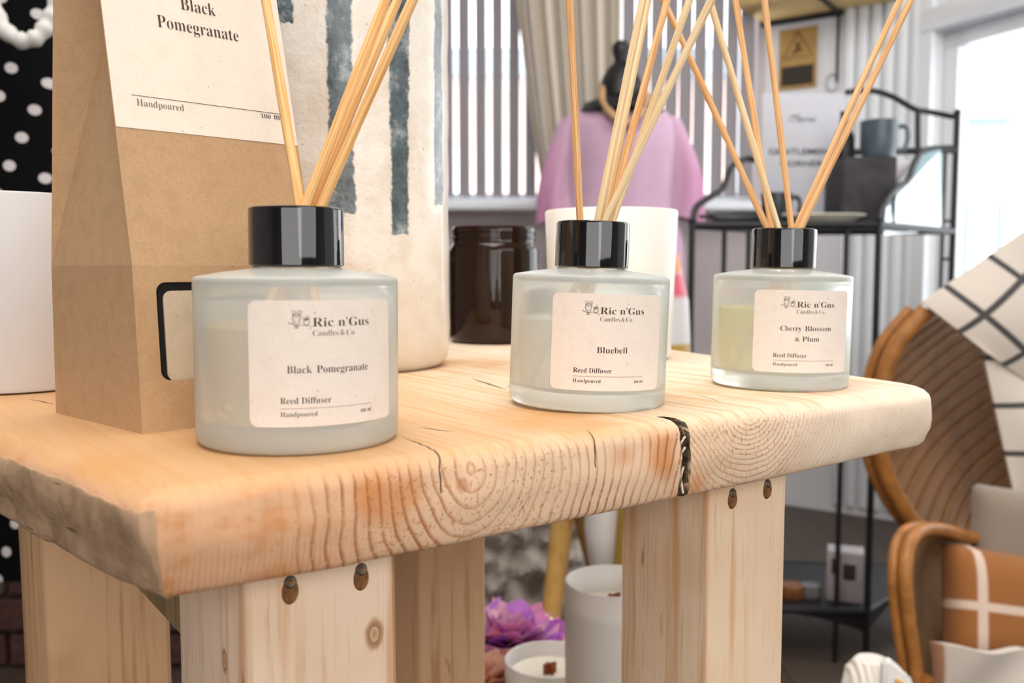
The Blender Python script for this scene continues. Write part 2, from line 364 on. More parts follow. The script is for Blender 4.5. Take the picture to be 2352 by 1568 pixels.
def floormat():
    m = NT('floor_boards'); x, y, z = m.xyz(m.coord()); g = m.math('FRACT', m.math('MULTIPLY', x, 7)); n = m.noise(1, m.coord(scale=(30, 2, 1)), 4)
    c = m.mix(n, srgb('55473c'), srgb('3f342c')); c = m.mix(m.math('LESS_THAN', g, .03), c, srgb('2a201a')); m.set(col=c, rough=.5); return m.m
bm = bmesh.new(); box(bm, (.0, .45, FZ-.03), (5.6, 6.1, .06)); obj('floor', bm, floormat(), kind='structure', smooth=False)
bm = bmesh.new(); box(bm, (.0, .45, CZL+.03), (5.6, 6.1, .06)); obj('ceiling', bm, M['ceiling'], kind='structure', smooth=False)
SILL = at(1400, 470, 3.3).z
P_BC = at(1748, 625, 3.3); P_CR = at(2106, 625, 3.0)
BL = -2.6
h_w1 = (.9, P_BC.x-BL-.03, SILL, 1.45)
wb, Mb = wallquad('wall_back', (BL, 3.3), (P_BC.x, 3.3), FZ, CZL, .12, M['wall'], [h_w1])
wc_, Mc = wallquad('wall_corner', (P_BC.x, 3.3), (P_CR.x, 3.0), FZ, CZL, .12, M['wall_pale'])
rdir = (at(2352, 625, 2.64)-P_CR); rdir.z = 0; rdir.normalize(); P_R2 = P_CR+rdir*3.2
ZT = at(2112, 82, 3.0).z
h_w2 = (.05, 1.9, -.25, ZT); h_w3 = (.05, 1.9, ZT+.075, 1.5)
wr, Mr = wallquad('wall_right', P_CR, P_R2, FZ, CZL, .10, M['wall_pale'], [h_w2, h_w3])
wallquad('wall_front', (2.75, -2.5), (-2.7, -2.5), FZ, CZL, .1, flat('shop_wall_beige', '9a8d80', .8, .03, 4))
wallquad('wall_east', P_R2, (2.75, -2.5), FZ, CZL, .1, flat('shop_wall_grey', '8f8984', .8, .03, 4))
# brick wall at the left, bricks picked apart
mort = flat('mortar', '3c3632', .9, .1, 60); bm = bmesh.new(); box(bm, (-1.55, 1.95, .42), (1.7, .10, 2.4)); wl = obj('wall_left', bm, mort, kind='structure', smooth=False)
bm = bmesh.new(); box(bm, (-2.65, .45, .42), (.1, 5.9, 2.4)); obj('wall_side', bm, M['wall'], kind='structure', smooth=False)
bricks = [flat('brick_red', '4a2d26', .9, .2, 50), flat('brick_dark', '3a3230', .9, .2, 50), flat('brick_brown', '57473f', .9, .2, 50)]
bm = bmesh.new(); box(bm, (0, 0, 0), (.21, .03, .065), bev=.004); bmesh.ops.recalc_face_normals(bm, faces=bm.faces); bme = []
for mt in bricks:
    me = bpy.data.meshes.new('brick'); bm.to_mesh(me); me.materials.append(mt); bme.append(me)
bm.free()
for r in range(18):
    for k in range(5):
        o = bpy.data.objects.new('brick', random.choice(bme)); COL.objects.link(o); o.parent = wl
        o.location = (-1.62+k*.222+(r % 2)*.11, 1.888+random.uniform(-.003, .003), FZ+.04+r*.076)
# window glass and frames
def paneglass():
    m = NT('window_glass'); t = m.n('ShaderNodeBsdfTransparent'); g = m.n('ShaderNodeBsdfGlossy'); g.inputs['Roughness'].default_value = .02; x = m.n('ShaderNodeMixShader'); x.inputs[0].default_value = .05
    m.t.links.new(t.outputs[0], x.inputs[1]); m.t.links.new(g.outputs[0], x.inputs[2]); m.t.links.new(x.outputs[0], m.t.nodes['Material Output'].inputs[0]); return m.m
M['pane'] = paneglass()
def windowunit(name, Mx, h, th, mull, fr=.045, mat=None):
    s0, s1, z0, z1 = h; root = bpy.data.objects.new(name, None); COL.objects.link(root); root['kind'] = 'structure'
    bm = bmesh.new(); y = th*.6
    for c, s in ((((s0+s1)/2, y, z0+fr/2), (s1-s0, .05, fr)), (((s0+s1)/2, y, z1-fr/2), (s1-s0, .05, fr)), ((s0+fr/2, y, (z0+z1)/2), (fr, .05, z1-z0-2*fr)), ((s1-fr/2, y, (z0+z1)/2), (fr, .05, z1-z0-2*fr))):
        box(bm, c, s, Mx, .004)
    for q in mull: box(bm, (s0+(s1-s0)*q, y, (z0+z1)/2), (fr*.8, .045, z1-z0-2*fr), Mx, .004)
    obj('window_frame', bm, M['trim'], root)
    bm = bmesh.new(); box(bm, ((s0+s1)/2, y, (z0+z1)/2), (s1-s0-2*fr, .005, z1-z0-2*fr), Mx); obj('pane', bm, M['pane'], root, smooth=False); return root
w1 = windowunit('window_1', Mb, h_w1, .12, (.25, .5, .75))
w2 = windowunit('window_2', Mr, h_w2, .10, (), .05); w3 = windowunit('window_3', Mr, h_w3, .10, (), .05)
bm = bmesh.new(); box(bm, ((BL+.85+P_BC.x)/2, 3.24, SILL-.012), (P_BC.x-BL-.9, .16, .03), bev=.006); obj('window_sill', bm, M['trim'], w1)
bm = bmesh.new(); box(bm, ((BL+P_BC.x)/2, 3.285, FZ+.07), (P_BC.x-BL-.02, .03, .14), bev=.004); obj('baseboard_back', bm, M['trim'], kind='structure')
# casing beside the right window and boarded panel of the corner wall
bm = bmesh.new(); box(bm, (.0, -.012, .4), (.10, .024, 2.3), Mr, .004); obj('trim_1', bm, M['trim'], kind='structure')
bm = bmesh.new(); box(bm, (.98, -.015, ZT+.037), (1.95, .03, .07), Mr, .004); obj('trim_2', bm, M['trim'], kind='structure')
Lc = math.hypot(P_CR.x-P_BC.x, .3)
bm = bmesh.new(); box(bm, (0, 0, 0), (.03, .02, 2.3), bev=.006); me = bpy.data.meshes.new('board'); bm.to_mesh(me); bm.free(); me.materials.append(M['trim'])
me.polygons.foreach_set('use_smooth', [True]*len(me.polygons)); me.set_sharp_from_angle(angle=.6)
for k in range(6):
    o = bpy.data.objects.new('board', me); COL.objects.link(o); o.parent = wc_
    o.matrix_world = Mc @ Matrix.Translation((Lc*.56+k*.042, -.009, .4))
# outside: pale brick house across the road, and a pale board beyond the right window
def outb():
    m = NT('pale_pink_render'); m.set(col=m.ramp(m.noise(3, m.coord(), 3), [(.3, srgb('e6c9c0')), (.7, srgb('f0dcd2'))]), rough=.9); return m.m
ho = thing('house', 'pale pink brick house across the road, seen through the slatted blind', 'building', (0, 9, FZ))
bm = bmesh.new(); box(bm, (-.2, .2, 1.35), (7.5, .4, 2.7)); obj('wall', bm, outb(), ho, smooth=False)
bm = bmesh.new(); prism(bm, [(-4.1, -.2, 2.7), (-4.1, 1.8, 2.7), (-4.1, .9, 3.2)], (7.8, 0, 0)); obj('roof', bm, flat('slate_roof', 'a8b4c0', .8, .1, 5), ho, smooth=False)
for k in range(4):
    bm = bmesh.new(); box(bm, (-2.6+k*1.7, -.02, 1.5), (.8, .06, 1.1), bev=.01); f = obj('window', bm, M['trim'], ho); bm = bmesh.new(); box(bm, (-2.6+k*1.7, -.06, 1.5), (.66, .02, .96)); obj('pane', bm, flat('house_glass', '9fb4c4', .1), f, smooth=False)
pv = at(2262, 375, 5.0); bd = thing('notice_board', 'pale lavender board standing outside the bright right window', 'board', (pv.x, 5.0, FZ))
bm = bmesh.new(); box(bm, (0, 0, pv.z-FZ), (.20, .03, .44), bev=.004); obj('panel', bm, flat('pale_lavender', 'c9cfe0', .6), bd)
bm = bmesh.new(); box(bm, (0, -.02, pv.z-FZ+.225), (.24, .06, .03), bev=.004); obj('cap_rail', bm, flat('slate_blue', '8d9db2', .6), bd)
for sx in (-.09, .09):
    bm = bmesh.new(); box(bm, (sx, .0, (pv.z-FZ-.22)/2), (.025, .025, pv.z-FZ-.22), bev=.003); obj('leg', bm, flat('slate_blue', '8d9db2', .6), bd)

# ------------------------------------------------------------------ the rustic stool
stool = thing('plant_stand', 'rustic pine display stool with thick cracked slab top and square legs', 'stool', (-.087, .231, 0), TH)
CRK = .1885
def slab():
    C = [(-.0063, 0, .007), (.374, 0, .024), (.470, .415, .03), (-.082, .415, .03)]; n = len(C); out = []
    for i in range(n):
        p = Vector(C[i][:2]); a = Vector(C[i-1][:2]); b = Vector(C[(i+1) % n][:2]); r = C[i][2]
        da = (a-p).normalized(); db = (b-p).normalized(); ang = da.angle(db); t = r/math.tan(ang/2)
        p0 = p+da*t; p1 = p+db*t; c = p+(da+db).normalized()*(r/math.sin(ang/2)); m = 14
        a0 = math.atan2(p0.y-c.y, p0.x-c.x); a1 = math.atan2(p1.y-c.y, p1.x-c.x)
        while a1 < a0: a1 += 2*math.pi
        for k in range(m+1): out.append(c+Vector((math.cos(a0+(a1-a0)*k/m), math.sin(a0+(a1-a0)*k/m)))*r)
    pts = []
    for i, p in enumerate(out):                       # resample
        q = out[(i+1) % len(out)]; L = (q-p).length
        front = abs(p.y) < 1e-4 and abs(q.y) < 1e-4
        if front and L > .05:
            s = p.x
            while s < q.x-1e-5:
                pts.append(Vector((s, 0))); s += .0003 if abs(s-CRK) < .006 else .0016
        else:
            step = .0016 if p.y < .2 and q.y < .3 else .006; m = max(1, int(L/step))
            for k in range(m): pts.append(p.lerp(q, k/m))
    N = len(pts); nor = []
    for i in range(N):
        d = (pts[(i+1) % N]-pts[i-1]).normalized(); nor.append(Vector((-d.y, d.x)))      # inward
    T = .0305; prof = []
    for k in range(6): a = math.radians(90*k/5); prof.append((.0075*(1-math.sin(a)), -.0065*(1-math.cos(a))))
    prof += [(-.0002, -.010), (-.0005, -.0135), (-.0003, -.017), (.0003, -.0205), (.0010, -.024)]
    for k in range(1, 5): a = math.radians(90*k/4); prof.append((.0012+.0045*(1-math.cos(a)), -.0258-.0047*math.sin(a)))
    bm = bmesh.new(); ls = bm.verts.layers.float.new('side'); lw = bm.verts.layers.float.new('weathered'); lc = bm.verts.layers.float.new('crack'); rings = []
    for j, (ins, z) in enumerate(prof):
        ring = []
        for i, (p, nn) in enumerate(zip(pts, nor)):
            tip = max(0, min(1, (p.x-.24)/.126)) if p.y < .12 else (1 if p.x > .3 else 0)       # right end more worn and rounded
            k = 1+tip*1.0 if z > -.012 or z < -.022 else 1
            nz = noise.noise(Vector((p.x*38, p.y*38, z*60)))*.0011+noise.noise(Vector((p.x*150, p.y*150, z*200)))*.0004
            endf = nn.x > .8 and p.x < .03                                                    # rough left cut
            if endf: nz *= 1.8; nz += .0015*math.sin(z*200)
            low = max(0, -z-.015)/.015; cor = max(0, 1-p.length/.05)
            off = ins*k+nz+low*cor*.004
            w = .0023*(1+.35*noise.noise(Vector((3, 1, z*260)))); cc = CRK+.0007*noise.noise(Vector((1, 7, z*160)))-.0012*(z/.03)
            cr = 0
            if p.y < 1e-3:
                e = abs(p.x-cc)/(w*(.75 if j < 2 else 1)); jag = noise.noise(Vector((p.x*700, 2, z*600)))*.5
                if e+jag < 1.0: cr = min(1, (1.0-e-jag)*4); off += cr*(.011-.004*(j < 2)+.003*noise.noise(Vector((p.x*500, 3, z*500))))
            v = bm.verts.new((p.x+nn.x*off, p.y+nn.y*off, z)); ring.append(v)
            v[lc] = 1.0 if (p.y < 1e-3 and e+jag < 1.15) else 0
            v[ls] = min(1, max(0, (-z-.001)/.004))
            v[lw] = (min(1, max(0, (-z-.002)/.006)) if nn.x > .55 and p.x < .05 else (.25 if nn.x > .3 and p.x < .05 else 0))
        rings.append(ring)
    for a, b in zip(rings, rings[1:]):
        for i in range(N): bm.faces.new((a[i], b[i], b[(i+1) % N], a[(i+1) % N]))
    bm.faces.new([bm.verts.new(v.co) for v in rings[0]]); bm.faces.new([bm.verts.new(v.co) for v in rings[-1]][::-1])      # planed faces keep their own clean edge loop
    bmesh.ops.triangulate(bm, faces=[f for f in bm.faces if len(f.verts) > 4])
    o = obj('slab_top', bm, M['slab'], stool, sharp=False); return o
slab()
# legs: local near corner, size along front, size along depth
LEGH = -.0303-FZ
def to_local(p): q = Vector((p[0]+.087, p[1]-.231)); return q.x*CA+q.y*SA, -q.x*SA+q.y*CA
def leg(corner, w, v, mat, knots=(), seed=0):
    u0, v0 = to_local(corner); bm = bmesh.new(); n = 40; cs = [(0, 0), (w, 0), (w, v), (0, v)]; rr = .0022; loop = []
    for i, (a, b) in enumerate(cs):
        sx = 1 if a == 0 else -1; sy = 1 if b == 0 else -1
        q = [(a, b+sy*rr), (a+sx*rr, b)] if i % 2 == 0 else [(a+sx*rr, b), (a, b+sy*rr)]
        if i == 0: q = [(a, b+sy*rr), (a+sx*rr*.4, b+sy*rr*.4), (a+sx*rr, b)]
        loop += q
    rings = []
    for j in range(n+1):
        z = -LEGH*j/n if j < n else -LEGH; ring = []
        for k, (a, b) in enumerate(loop):
            d = .0006*noise.noise(Vector((seed+a*30, b*30, z*16)))+.0003*noise.noise(Vector((seed, k*3.1, z*70)))
            ring.append(bm.verts.new((a+d, b+d*.8, z)))
        rings.append(ring)
    for A, B in zip(rings, rings[1:]):
        for i in range(len(loop)): bm.faces.new((A[i], B[i], B[(i+1) % len(loop)], A[(i+1) % len(loop)]))
    bm.faces.new(rings[0]); bm.faces.new(rings[-1][::-1])
    o = obj('leg', bm, mat, stool); o.location = (u0, v0, -.0303); return o
def knotted(seed, light, ring, knots):                # post material with ring-shaped knots at local (x,z)
    mm = wood_material('pine_post_knotted', light, ring, seed=seed); m = NT.__new__(NT); m.m = mm; m.t = mm.node_tree; m.b = m.t.nodes['Principled BSDF']
    src = m.b.inputs['Base Color'].links[0].from_socket; x, y, z = m.xyz(m.coord()); c = src; wv = m.noise(120, m.coord(), 2)
    for kx, kz, ky, r in knots:
        a = m.math('SUBTRACT', x if ky is None else y, kx); b = m.math('MULTIPLY', m.math('SUBTRACT', z, kz), .62)
        d = m.math('ADD', m.math('SQRT', m.math('ADD', m.math('MULTIPLY', a, a), m.math('MULTIPLY', b, b))), m.math('MULTIPLY', m.math('SUBTRACT', wv, .5), r*.7))
        f = m.math('MULTIPLY', m.math('SUBTRACT', 1, smoothband(m, d, r*.85, r*1.25)), .8)
        fc = m.ramp(m.math('FRACT', m.math('MULTIPLY', d, 1.6/r)), [(0, srgb('7a5232')), (.5, srgb('b98a5c')), (.8, srgb('d2a678')), (1, srgb('5d3c24'))])
        side = m.math('LESS_THAN', y if ky is None else x, .004); c = m.mix(m.math('MULTIPLY', f, side), c, fc)
    m.set(col=c); return mm
KA = (-.0786, .2620); KC = (.0829, .378); KB = (-.2121, .405); KD = (-.0581, .560)
la = leg(KA, .0510, .0690, knotted(2.0, 'ecd2b8', 'd4a67c', [(.0425, -.030, None, .0032), (.0195, -.035, 1, .0026)]), seed=1)
lb = leg(KB, .0550, .074, knotted(6.0, 'd3ab82', 'ae7f52', [(.028, -.115, None, .004)]), seed=4)
lc = leg(KC, .0525, .0550, knotted(3.4, 'e9cfb2', 'd0a276', [(.024, -.18, 1, .004)]), seed=7)
ld = leg(KD, .0510, .0550, M['post_warm'], seed=9)
def screw(l, x, z, tilt):
    bm = bmesh.new(); lathe(bm, [(0, .0010), (.0026, .0010), (.0030, .0004), (.0034, -.0002)], 20, Matrix.Diagonal((.88, 1.3, 1, 1)))
    h = obj('hole_shade_disc', bm, M['hole'], l); h.rotation_euler = (math.pi/2, 0, 0); h.location = (x, .0002, z-.0008)  # raised dark disc on the uncut leg; the hole's shade is its colour
    bm = bmesh.new(); lathe(bm, [(0, .0006), (.0006, .0004), (.0009, .0009), (.0018, .0011), (.0023, .0006), (.0024, 0)], 20)
    s = obj('screw', bm, M['steel'], l); s.rotation_euler = (math.pi/2-.25, 0, 0); s.location = (x, -.0002, z+.0022); s.scale = (.85, .85, .6); return h
for l, px, py in ((la, 666, 1352), (la, 829, 1322), (lc, 1682, 1143), (lc, 1762, 1121)):
    # where the line of sight meets the front face of the leg
    r = ray(px, py); nrm = Vector((-SA, CA, 0)); p0 = Vector((*(KA if l is la else KC), 0)); t = (p0-Vector((0, 0, CZ))).dot(nrm)/r.dot(nrm); q = Vector((0, 0, CZ))+r*t
    u, v = to_local(q); screw(l, u-l.location.x, q.z+.0303, 0)
# bark-edged wedge nailed under the slab by the near leg
bm = bmesh.new(); u, v = to_local(KA); box(bm, (u+.014, (v+.0695+.213)/2, -.0555), (.018, .213-v-.0695, .050), bev=.002)
obj('rail', bm, wood_material('bark_edge_pine', '9c8560', '6a563c', seed=8), stool, 'grey bark-edged rail')
rs = random.Random(4)
for i in range(6):                                    # torn slivers left in the wide crack
    z = -.004-i*.0042; L_ = rs.uniform(.002, .0035); bm = bmesh.new(); w_ = rs.uniform(.0003, .0006)
    prism(bm, [(-w_, 0, -L_), (w_, .0004, -L_*.8), (w_*.6, 0, L_), (-w_*.4, .0003, L_*.7)], (0, .0006, .0002))
    o = obj('splinter', bm, M['post_light' if i % 3 else 'post_warm'], stool, smooth=False); o.location = (CRK+rs.choice((-1, 1))*.0011, .0022, z); o.rotation_euler = (rs.uniform(-.5, .5), rs.uniform(-.7, .7), 0)

# ------------------------------------------------------------------ reed diffuser bottles
R = .0334
def owls(cx, base_top):
    k = 3.15e-5; L = []
    def q(pts): L.append([(cx+(x-548)*k, base_top-(y-145)*k) for x, y in pts])
    q([(505, 300), (512, 268), (500, 240), (530, 252), (570, 250), (608, 255), (600, 280), (596, 305)]); q(arc(522, 300, 13, 14)); q(arc(576, 298, 13, 14)); q([(540, 300), (548, 326), (556, 300)])
    q(arc(548, 345, 44, 62, 20, 160)); q(arc(548, 340, 44, 58, 180, 360)); q([(510, 320), (508, 350), (522, 378), (548, 390), (572, 376), (585, 348), (582, 318)]); q([(520, 330), (530, 370), (548, 384)]); q([(576, 328), (566, 368)])
    q([(515, 262), (545, 272), (598, 262)]); q([(520, 275), (548, 285), (590, 276)]); q([(460, 365), (500, 388), (540, 402)]); q([(462, 378), (498, 396)]); q([(525, 400), (560, 404), (620, 404), (690, 414), (735, 415)])
    q([(530, 400), (524, 432)]); q([(540, 402), (540, 436)]); q([(560, 402), (566, 434)]); q([(522, 430), (572, 432)]); q([(550, 404), (552, 434)])
    q([(612, 345), (610, 312), (632, 318), (655, 304), (668, 296), (674, 320), (684, 345)]); q(arc(650, 366, 36, 40)); q(arc(650, 375, 22, 26)); q([(690, 428), (696, 436), (690, 442), (686, 434), (692, 430)])
    thick = [[(cx+(x-548)*k, base_top-(y-145)*k) for x, y in pts] for pts in ([(625, 350), (640, 338), (668, 322)], [(632, 356), (672, 334)], [(545, 306), (549, 320)], [(518, 300), (526, 300)], [(574, 298), (581, 298)], [(532, 404), (565, 408)])]
    return strokes(L, .00011), strokes(thick, .00026)
def bottle(name, label, px, Y, ytop, labrot, lines, liq, level, tilt, capl):
    p = at(px, 800, Y); yaw = math.atan2(-p.y, -p.x)+math.radians(labrot)
    root = thing(name, label, 'diffuser', (p.x, p.y, 0.0002), 0, 'frosted reed diffuser bottles on the stool')
    root.rotation_euler = (0, math.radians(tilt), 0)
    bm = bmesh.new(); o = [(0, .0006), (.0295, .0006), (.0310, 0), (.0323, .0006), (.0331, .0020), (R, .0045)]
    o += [(R, .010), (R, .03), (R, .0526), (.0333, .0534), (.0330, .0540), (.0324, .0544), (.0316, .0546), (.024, .0559), (.0160, .0569), (.0144, .0574), (.0138, .0580), (.0138, .0700), (.0122, .0702)]
    i = [(.0118, .069), (.0118, .0550), (.018, .0540), (.027, .0527), (.0298, .0515), (.0309, .0490), (.0312, .045), (.0312, .012), (.0306, .0085), (.0280, .0068), (0, .0062)]
    lathe(bm, o, 96); inn = bmesh.new(); a_ = len(bm.faces); lathe(bm, [o[-1]]+i, 96); bm.faces.ensure_lookup_table()
    for f in bm.faces[a_+96:]: f.material_index = 1
    bmesh.ops.remove_doubles(bm, verts=bm.verts, dist=1e-6); inn.free(); obj('glass_body', bm, [M['frost'], M['clear']], root)
    bm = bmesh.new(); lathe(bm, [(0, .0064), (.0275, .0070), (.0303, .0088), (.03105, .0122), (.03105, level-.0003), (.0308, level), (0, level)], 64); obj('fragrance_oil', bm, liq, root)
    bm = bmesh.new(); lathe(bm, [(.0143, .0577), (.0151, .0577), (.0156, .0582), (.0156, .0760), (.01535, .0768), (.0148, .0771), (.0112, .0771), (.0110, .0768), (.0110, .0705), (.0141, .0704), (.0141, .0578), (.0143, .0577)], 80)
    obj('cap', bm, M['cap'], root, capl)
    # paper label wrapped on the glass
    PW, PH = .0495, .0383; top = .0474; LX = .915; zc = top-PH/2
    def place(x, y, e): a = yaw+x/(R+e); return Vector(((R+e)*math.cos(a), (R+e)*math.sin(a), y))
    bm = bmesh.new(); nx = 40; prev = None; rc = .0026
    for k in range(nx+1):
        x = -PW/2+PW*(.5-.5*math.cos(math.pi*k/nx)); dx = max(0, abs(x)-(PW/2-rc)); hh = PH/2-rc+math.sqrt(max(0, rc*rc-dx*dx))
        cur = [bm.verts.new(place(x, zc+s*hh, e)) for s, e in ((-1, .00002), (-1, .00012), (1, .00012), (1, .00002))]
        if prev:
            for a in range(4): bm.faces.new((prev[a], prev[(a+1) % 4], cur[(a+1) % 4], cur[a]))
        else: bm.faces.new(cur)
        prev = cur
    bm.faces.new(prev[::-1]); lab = obj('paper_label', bm, M['label'], root)
    P = lambda x, y: place(x*LX, top+(y-top)*LX, .00017)
    thin, thick = owls(-.0110, top)
    print_mesh('owl_emblem', [thin, thick], P, M['ink'], lab)
    dark = [text("Ric n'Gus", -.0058, .0152, top-.0086, .0029)]
    for s, x0, x1, b, c in lines: dark.append(text(s, x0, x1, top-b, c, kind=str if s == '&' else serif))
    dark += [text('Reed Diffuser', -.0166, .0002, top-.0341, .0021), text('Handpoured', -.0166, -.0045, top-.0384, .0016, -.009),
             text('100', .0112, .0136, top-.0384, .0010, 0), text('ml', .0143, .0160, top-.0384, .0014, -.006)]
    print_mesh('lettering', dark, P, M['ink'], lab)
    print_mesh('small_lettering', [text('Candles', -.0058, .0030, top-.0117, .0019, -.010), text('&', .0036, .0052, top-.0117, .0019, -.010, str), text('Co', .0059, .0090, top-.0117, .0019, -.010)], P, M['ink_soft'], lab)
    n = 16; rule = [(-.0166+.0327*i/n, top-.0357) for i in range(n+1)]; print_mesh('rule_line', [strokes([rule], .00016)], P, M['ink_rule'], lab)
    return root, p
b1, p1 = bottle('reed_diffuser', 'large frosted diffuser bottle nearest the table corner, its label reading Black Pomegranate', 684, .307, 0, 16.5,
                [('Black', -.0143, -.0062, .0240, .0025), ('Pomegranate', -.0046, .0146, .0240, .0025)], M['liq1'], .0388, .2, None)
b2, p2 = bottle('reed_diffuser', 'middle frosted diffuser bottle with the label reading Bluebell', 1347, .392, 0, 16, [('Bluebell', -.0067, .0072, .0254, .0026)], M['liq2'], .0360, 1.9, None)
b3, p3 = bottle('reed_diffuser', 'frosted diffuser bottle of pale yellow oil labelled Cherry Blossom and Plum', 1789, .456, 0, 21,
                [('Cherry', -.0135, -.0030, .0205, .0025), ('Blossom', -.0013, .0137, .0205, .0025), ('&', -.0062, -.0038, .0258, .0020), ('Plum', -.0024, .0066, .0258, .0025)], M['liq3'], .0380, 1.0, None)
def reed(px0, px1, py1, base, dy0, Ytop, mat, label, grp, r=.0016):
    E = at(px1, py1, base.y+dy0); Tp = at(px0, 0, Ytop); d = (Tp-E).normalized(); lo = E-d*((E.z-.0078)/d.z)
    off = Vector((lo.x-base.x, lo.y-base.y)); 
    if off.length > .0288: lo = E-d*((E.z-.0078)/d.z)*(.0288/off.length)**.5
    L = .235; bm = bmesh.new(); n = 26; s = random.random()*9
    a = d.orthogonal().normalized(); pts = []
    for k in range(n+1):
        t = k/n; bow = .0011*math.sin(t*math.pi*1.3+s)*t; pts.append(Vector((bow, bow*.5*math.cos(s), t*L)))
    tube(bm, pts, lambda t: r*(1+.05*math.sin(t*23+s)), 14)
    o = obj('diffuser_reed', bm, mat); o.location = lo; o.rotation_euler = d.to_track_quat('Z', 'Y').to_euler(); tag(o, label, 'reed', grp); return o
reed(606, 686, 470, p1, -.002, .330, M['reed1'], 'lone reed leaning left out of the Black Pomegranate bottle', 'reeds of the Black Pomegranate bottle', .00175)
reed(884, 704, 470, p1, -.004, .325, M['reed1'], 'leftmost reed of the right-leaning bundle in the Black Pomegranate bottle', 'reeds of the Black Pomegranate bottle', .00175)
reed(912, 722, 470, p1, .003, .345, M['reed1'], 'middle reed of the right-leaning bundle in the Black Pomegranate bottle', 'reeds of the Black Pomegranate bottle', .00175)
reed(948, 741, 470, p1, -.001, .318, M['reed1'], 'lowest, rightmost reed of the bundle in the Black Pomegranate bottle', 'reeds of the Black Pomegranate bottle', .00175)
reed(1307, 1333, 510, p2, -.004, .385, M['reed3'], 'near-vertical reed standing alone at the left of the Bluebell bottle', 'reeds of the Bluebell bottle')
reed(1478, 1374, 510, p2, -.001, .395, M['reed2'], 'left reed of the Bluebell bundle, the steepest of the right-leaning ones', 'reeds of the Bluebell bottle')
reed(1492, 1387, 510, p2, .005, .425, M['reed2'], 'reed tucked right behind the steepest one of the Bluebell bundle', 'reeds of the Bluebell bottle')
reed(1530, 1396, 510, p2, .001, .415, M['reed3'], 'second-steepest right-leaning reed of the Bluebell bottle, beside the steepest pair', 'reeds of the Bluebell bottle')
reed(1584, 1406, 510, p2, .004, .40, M['reed2'], 'reed just above the most slanted one in the Bluebell bottle', 'reeds of the Bluebell bottle')
reed(1634, 1390, 510, p2, -.006, .375, M['reed2'], 'most slanted reed of the Bluebell bottle, crossing in front of the others', 'reeds of the Bluebell bottle')
reed(1524, 1759, 520, p3, .001, .47, M['reed3'], 'most slanted left-leaning reed of the Cherry Blossom and Plum bottle', 'reeds of the Cherry Blossom and Plum bottle')
reed(1630, 1786, 520, p3, -.004, .45, M['reed2'], 'pale reed second from the left in the Cherry Blossom and Plum bottle', 'reeds of the Cherry Blossom and Plum bottle')
reed(1688, 1773, 520, p3, .006, .49, M['reed3'], 'tan reed crossing behind the pale one in the Cherry Blossom and Plum bottle', 'reeds of the Cherry Blossom and Plum bottle')
reed(1755, 1817, 520, p3, .001, .46, M['reed3'], 'steepest reed, at the middle of the Cherry Blossom and Plum bottle', 'reeds of the Cherry Blossom and Plum bottle')
reed(2067, 1832, 520, p3, .003, .475, M['reed3'], 'upper reed of the right-leaning pair in the Cherry Blossom and Plum bottle', 'reeds of the Cherry Blossom and Plum bottle')
reed(2090, 1842, 520, p3, -.003, .45, M['reed3'], 'lower reed of the right-leaning pair in the Cherry Blossom and Plum bottle', 'reeds of the Cherry Blossom and Plum bottle')

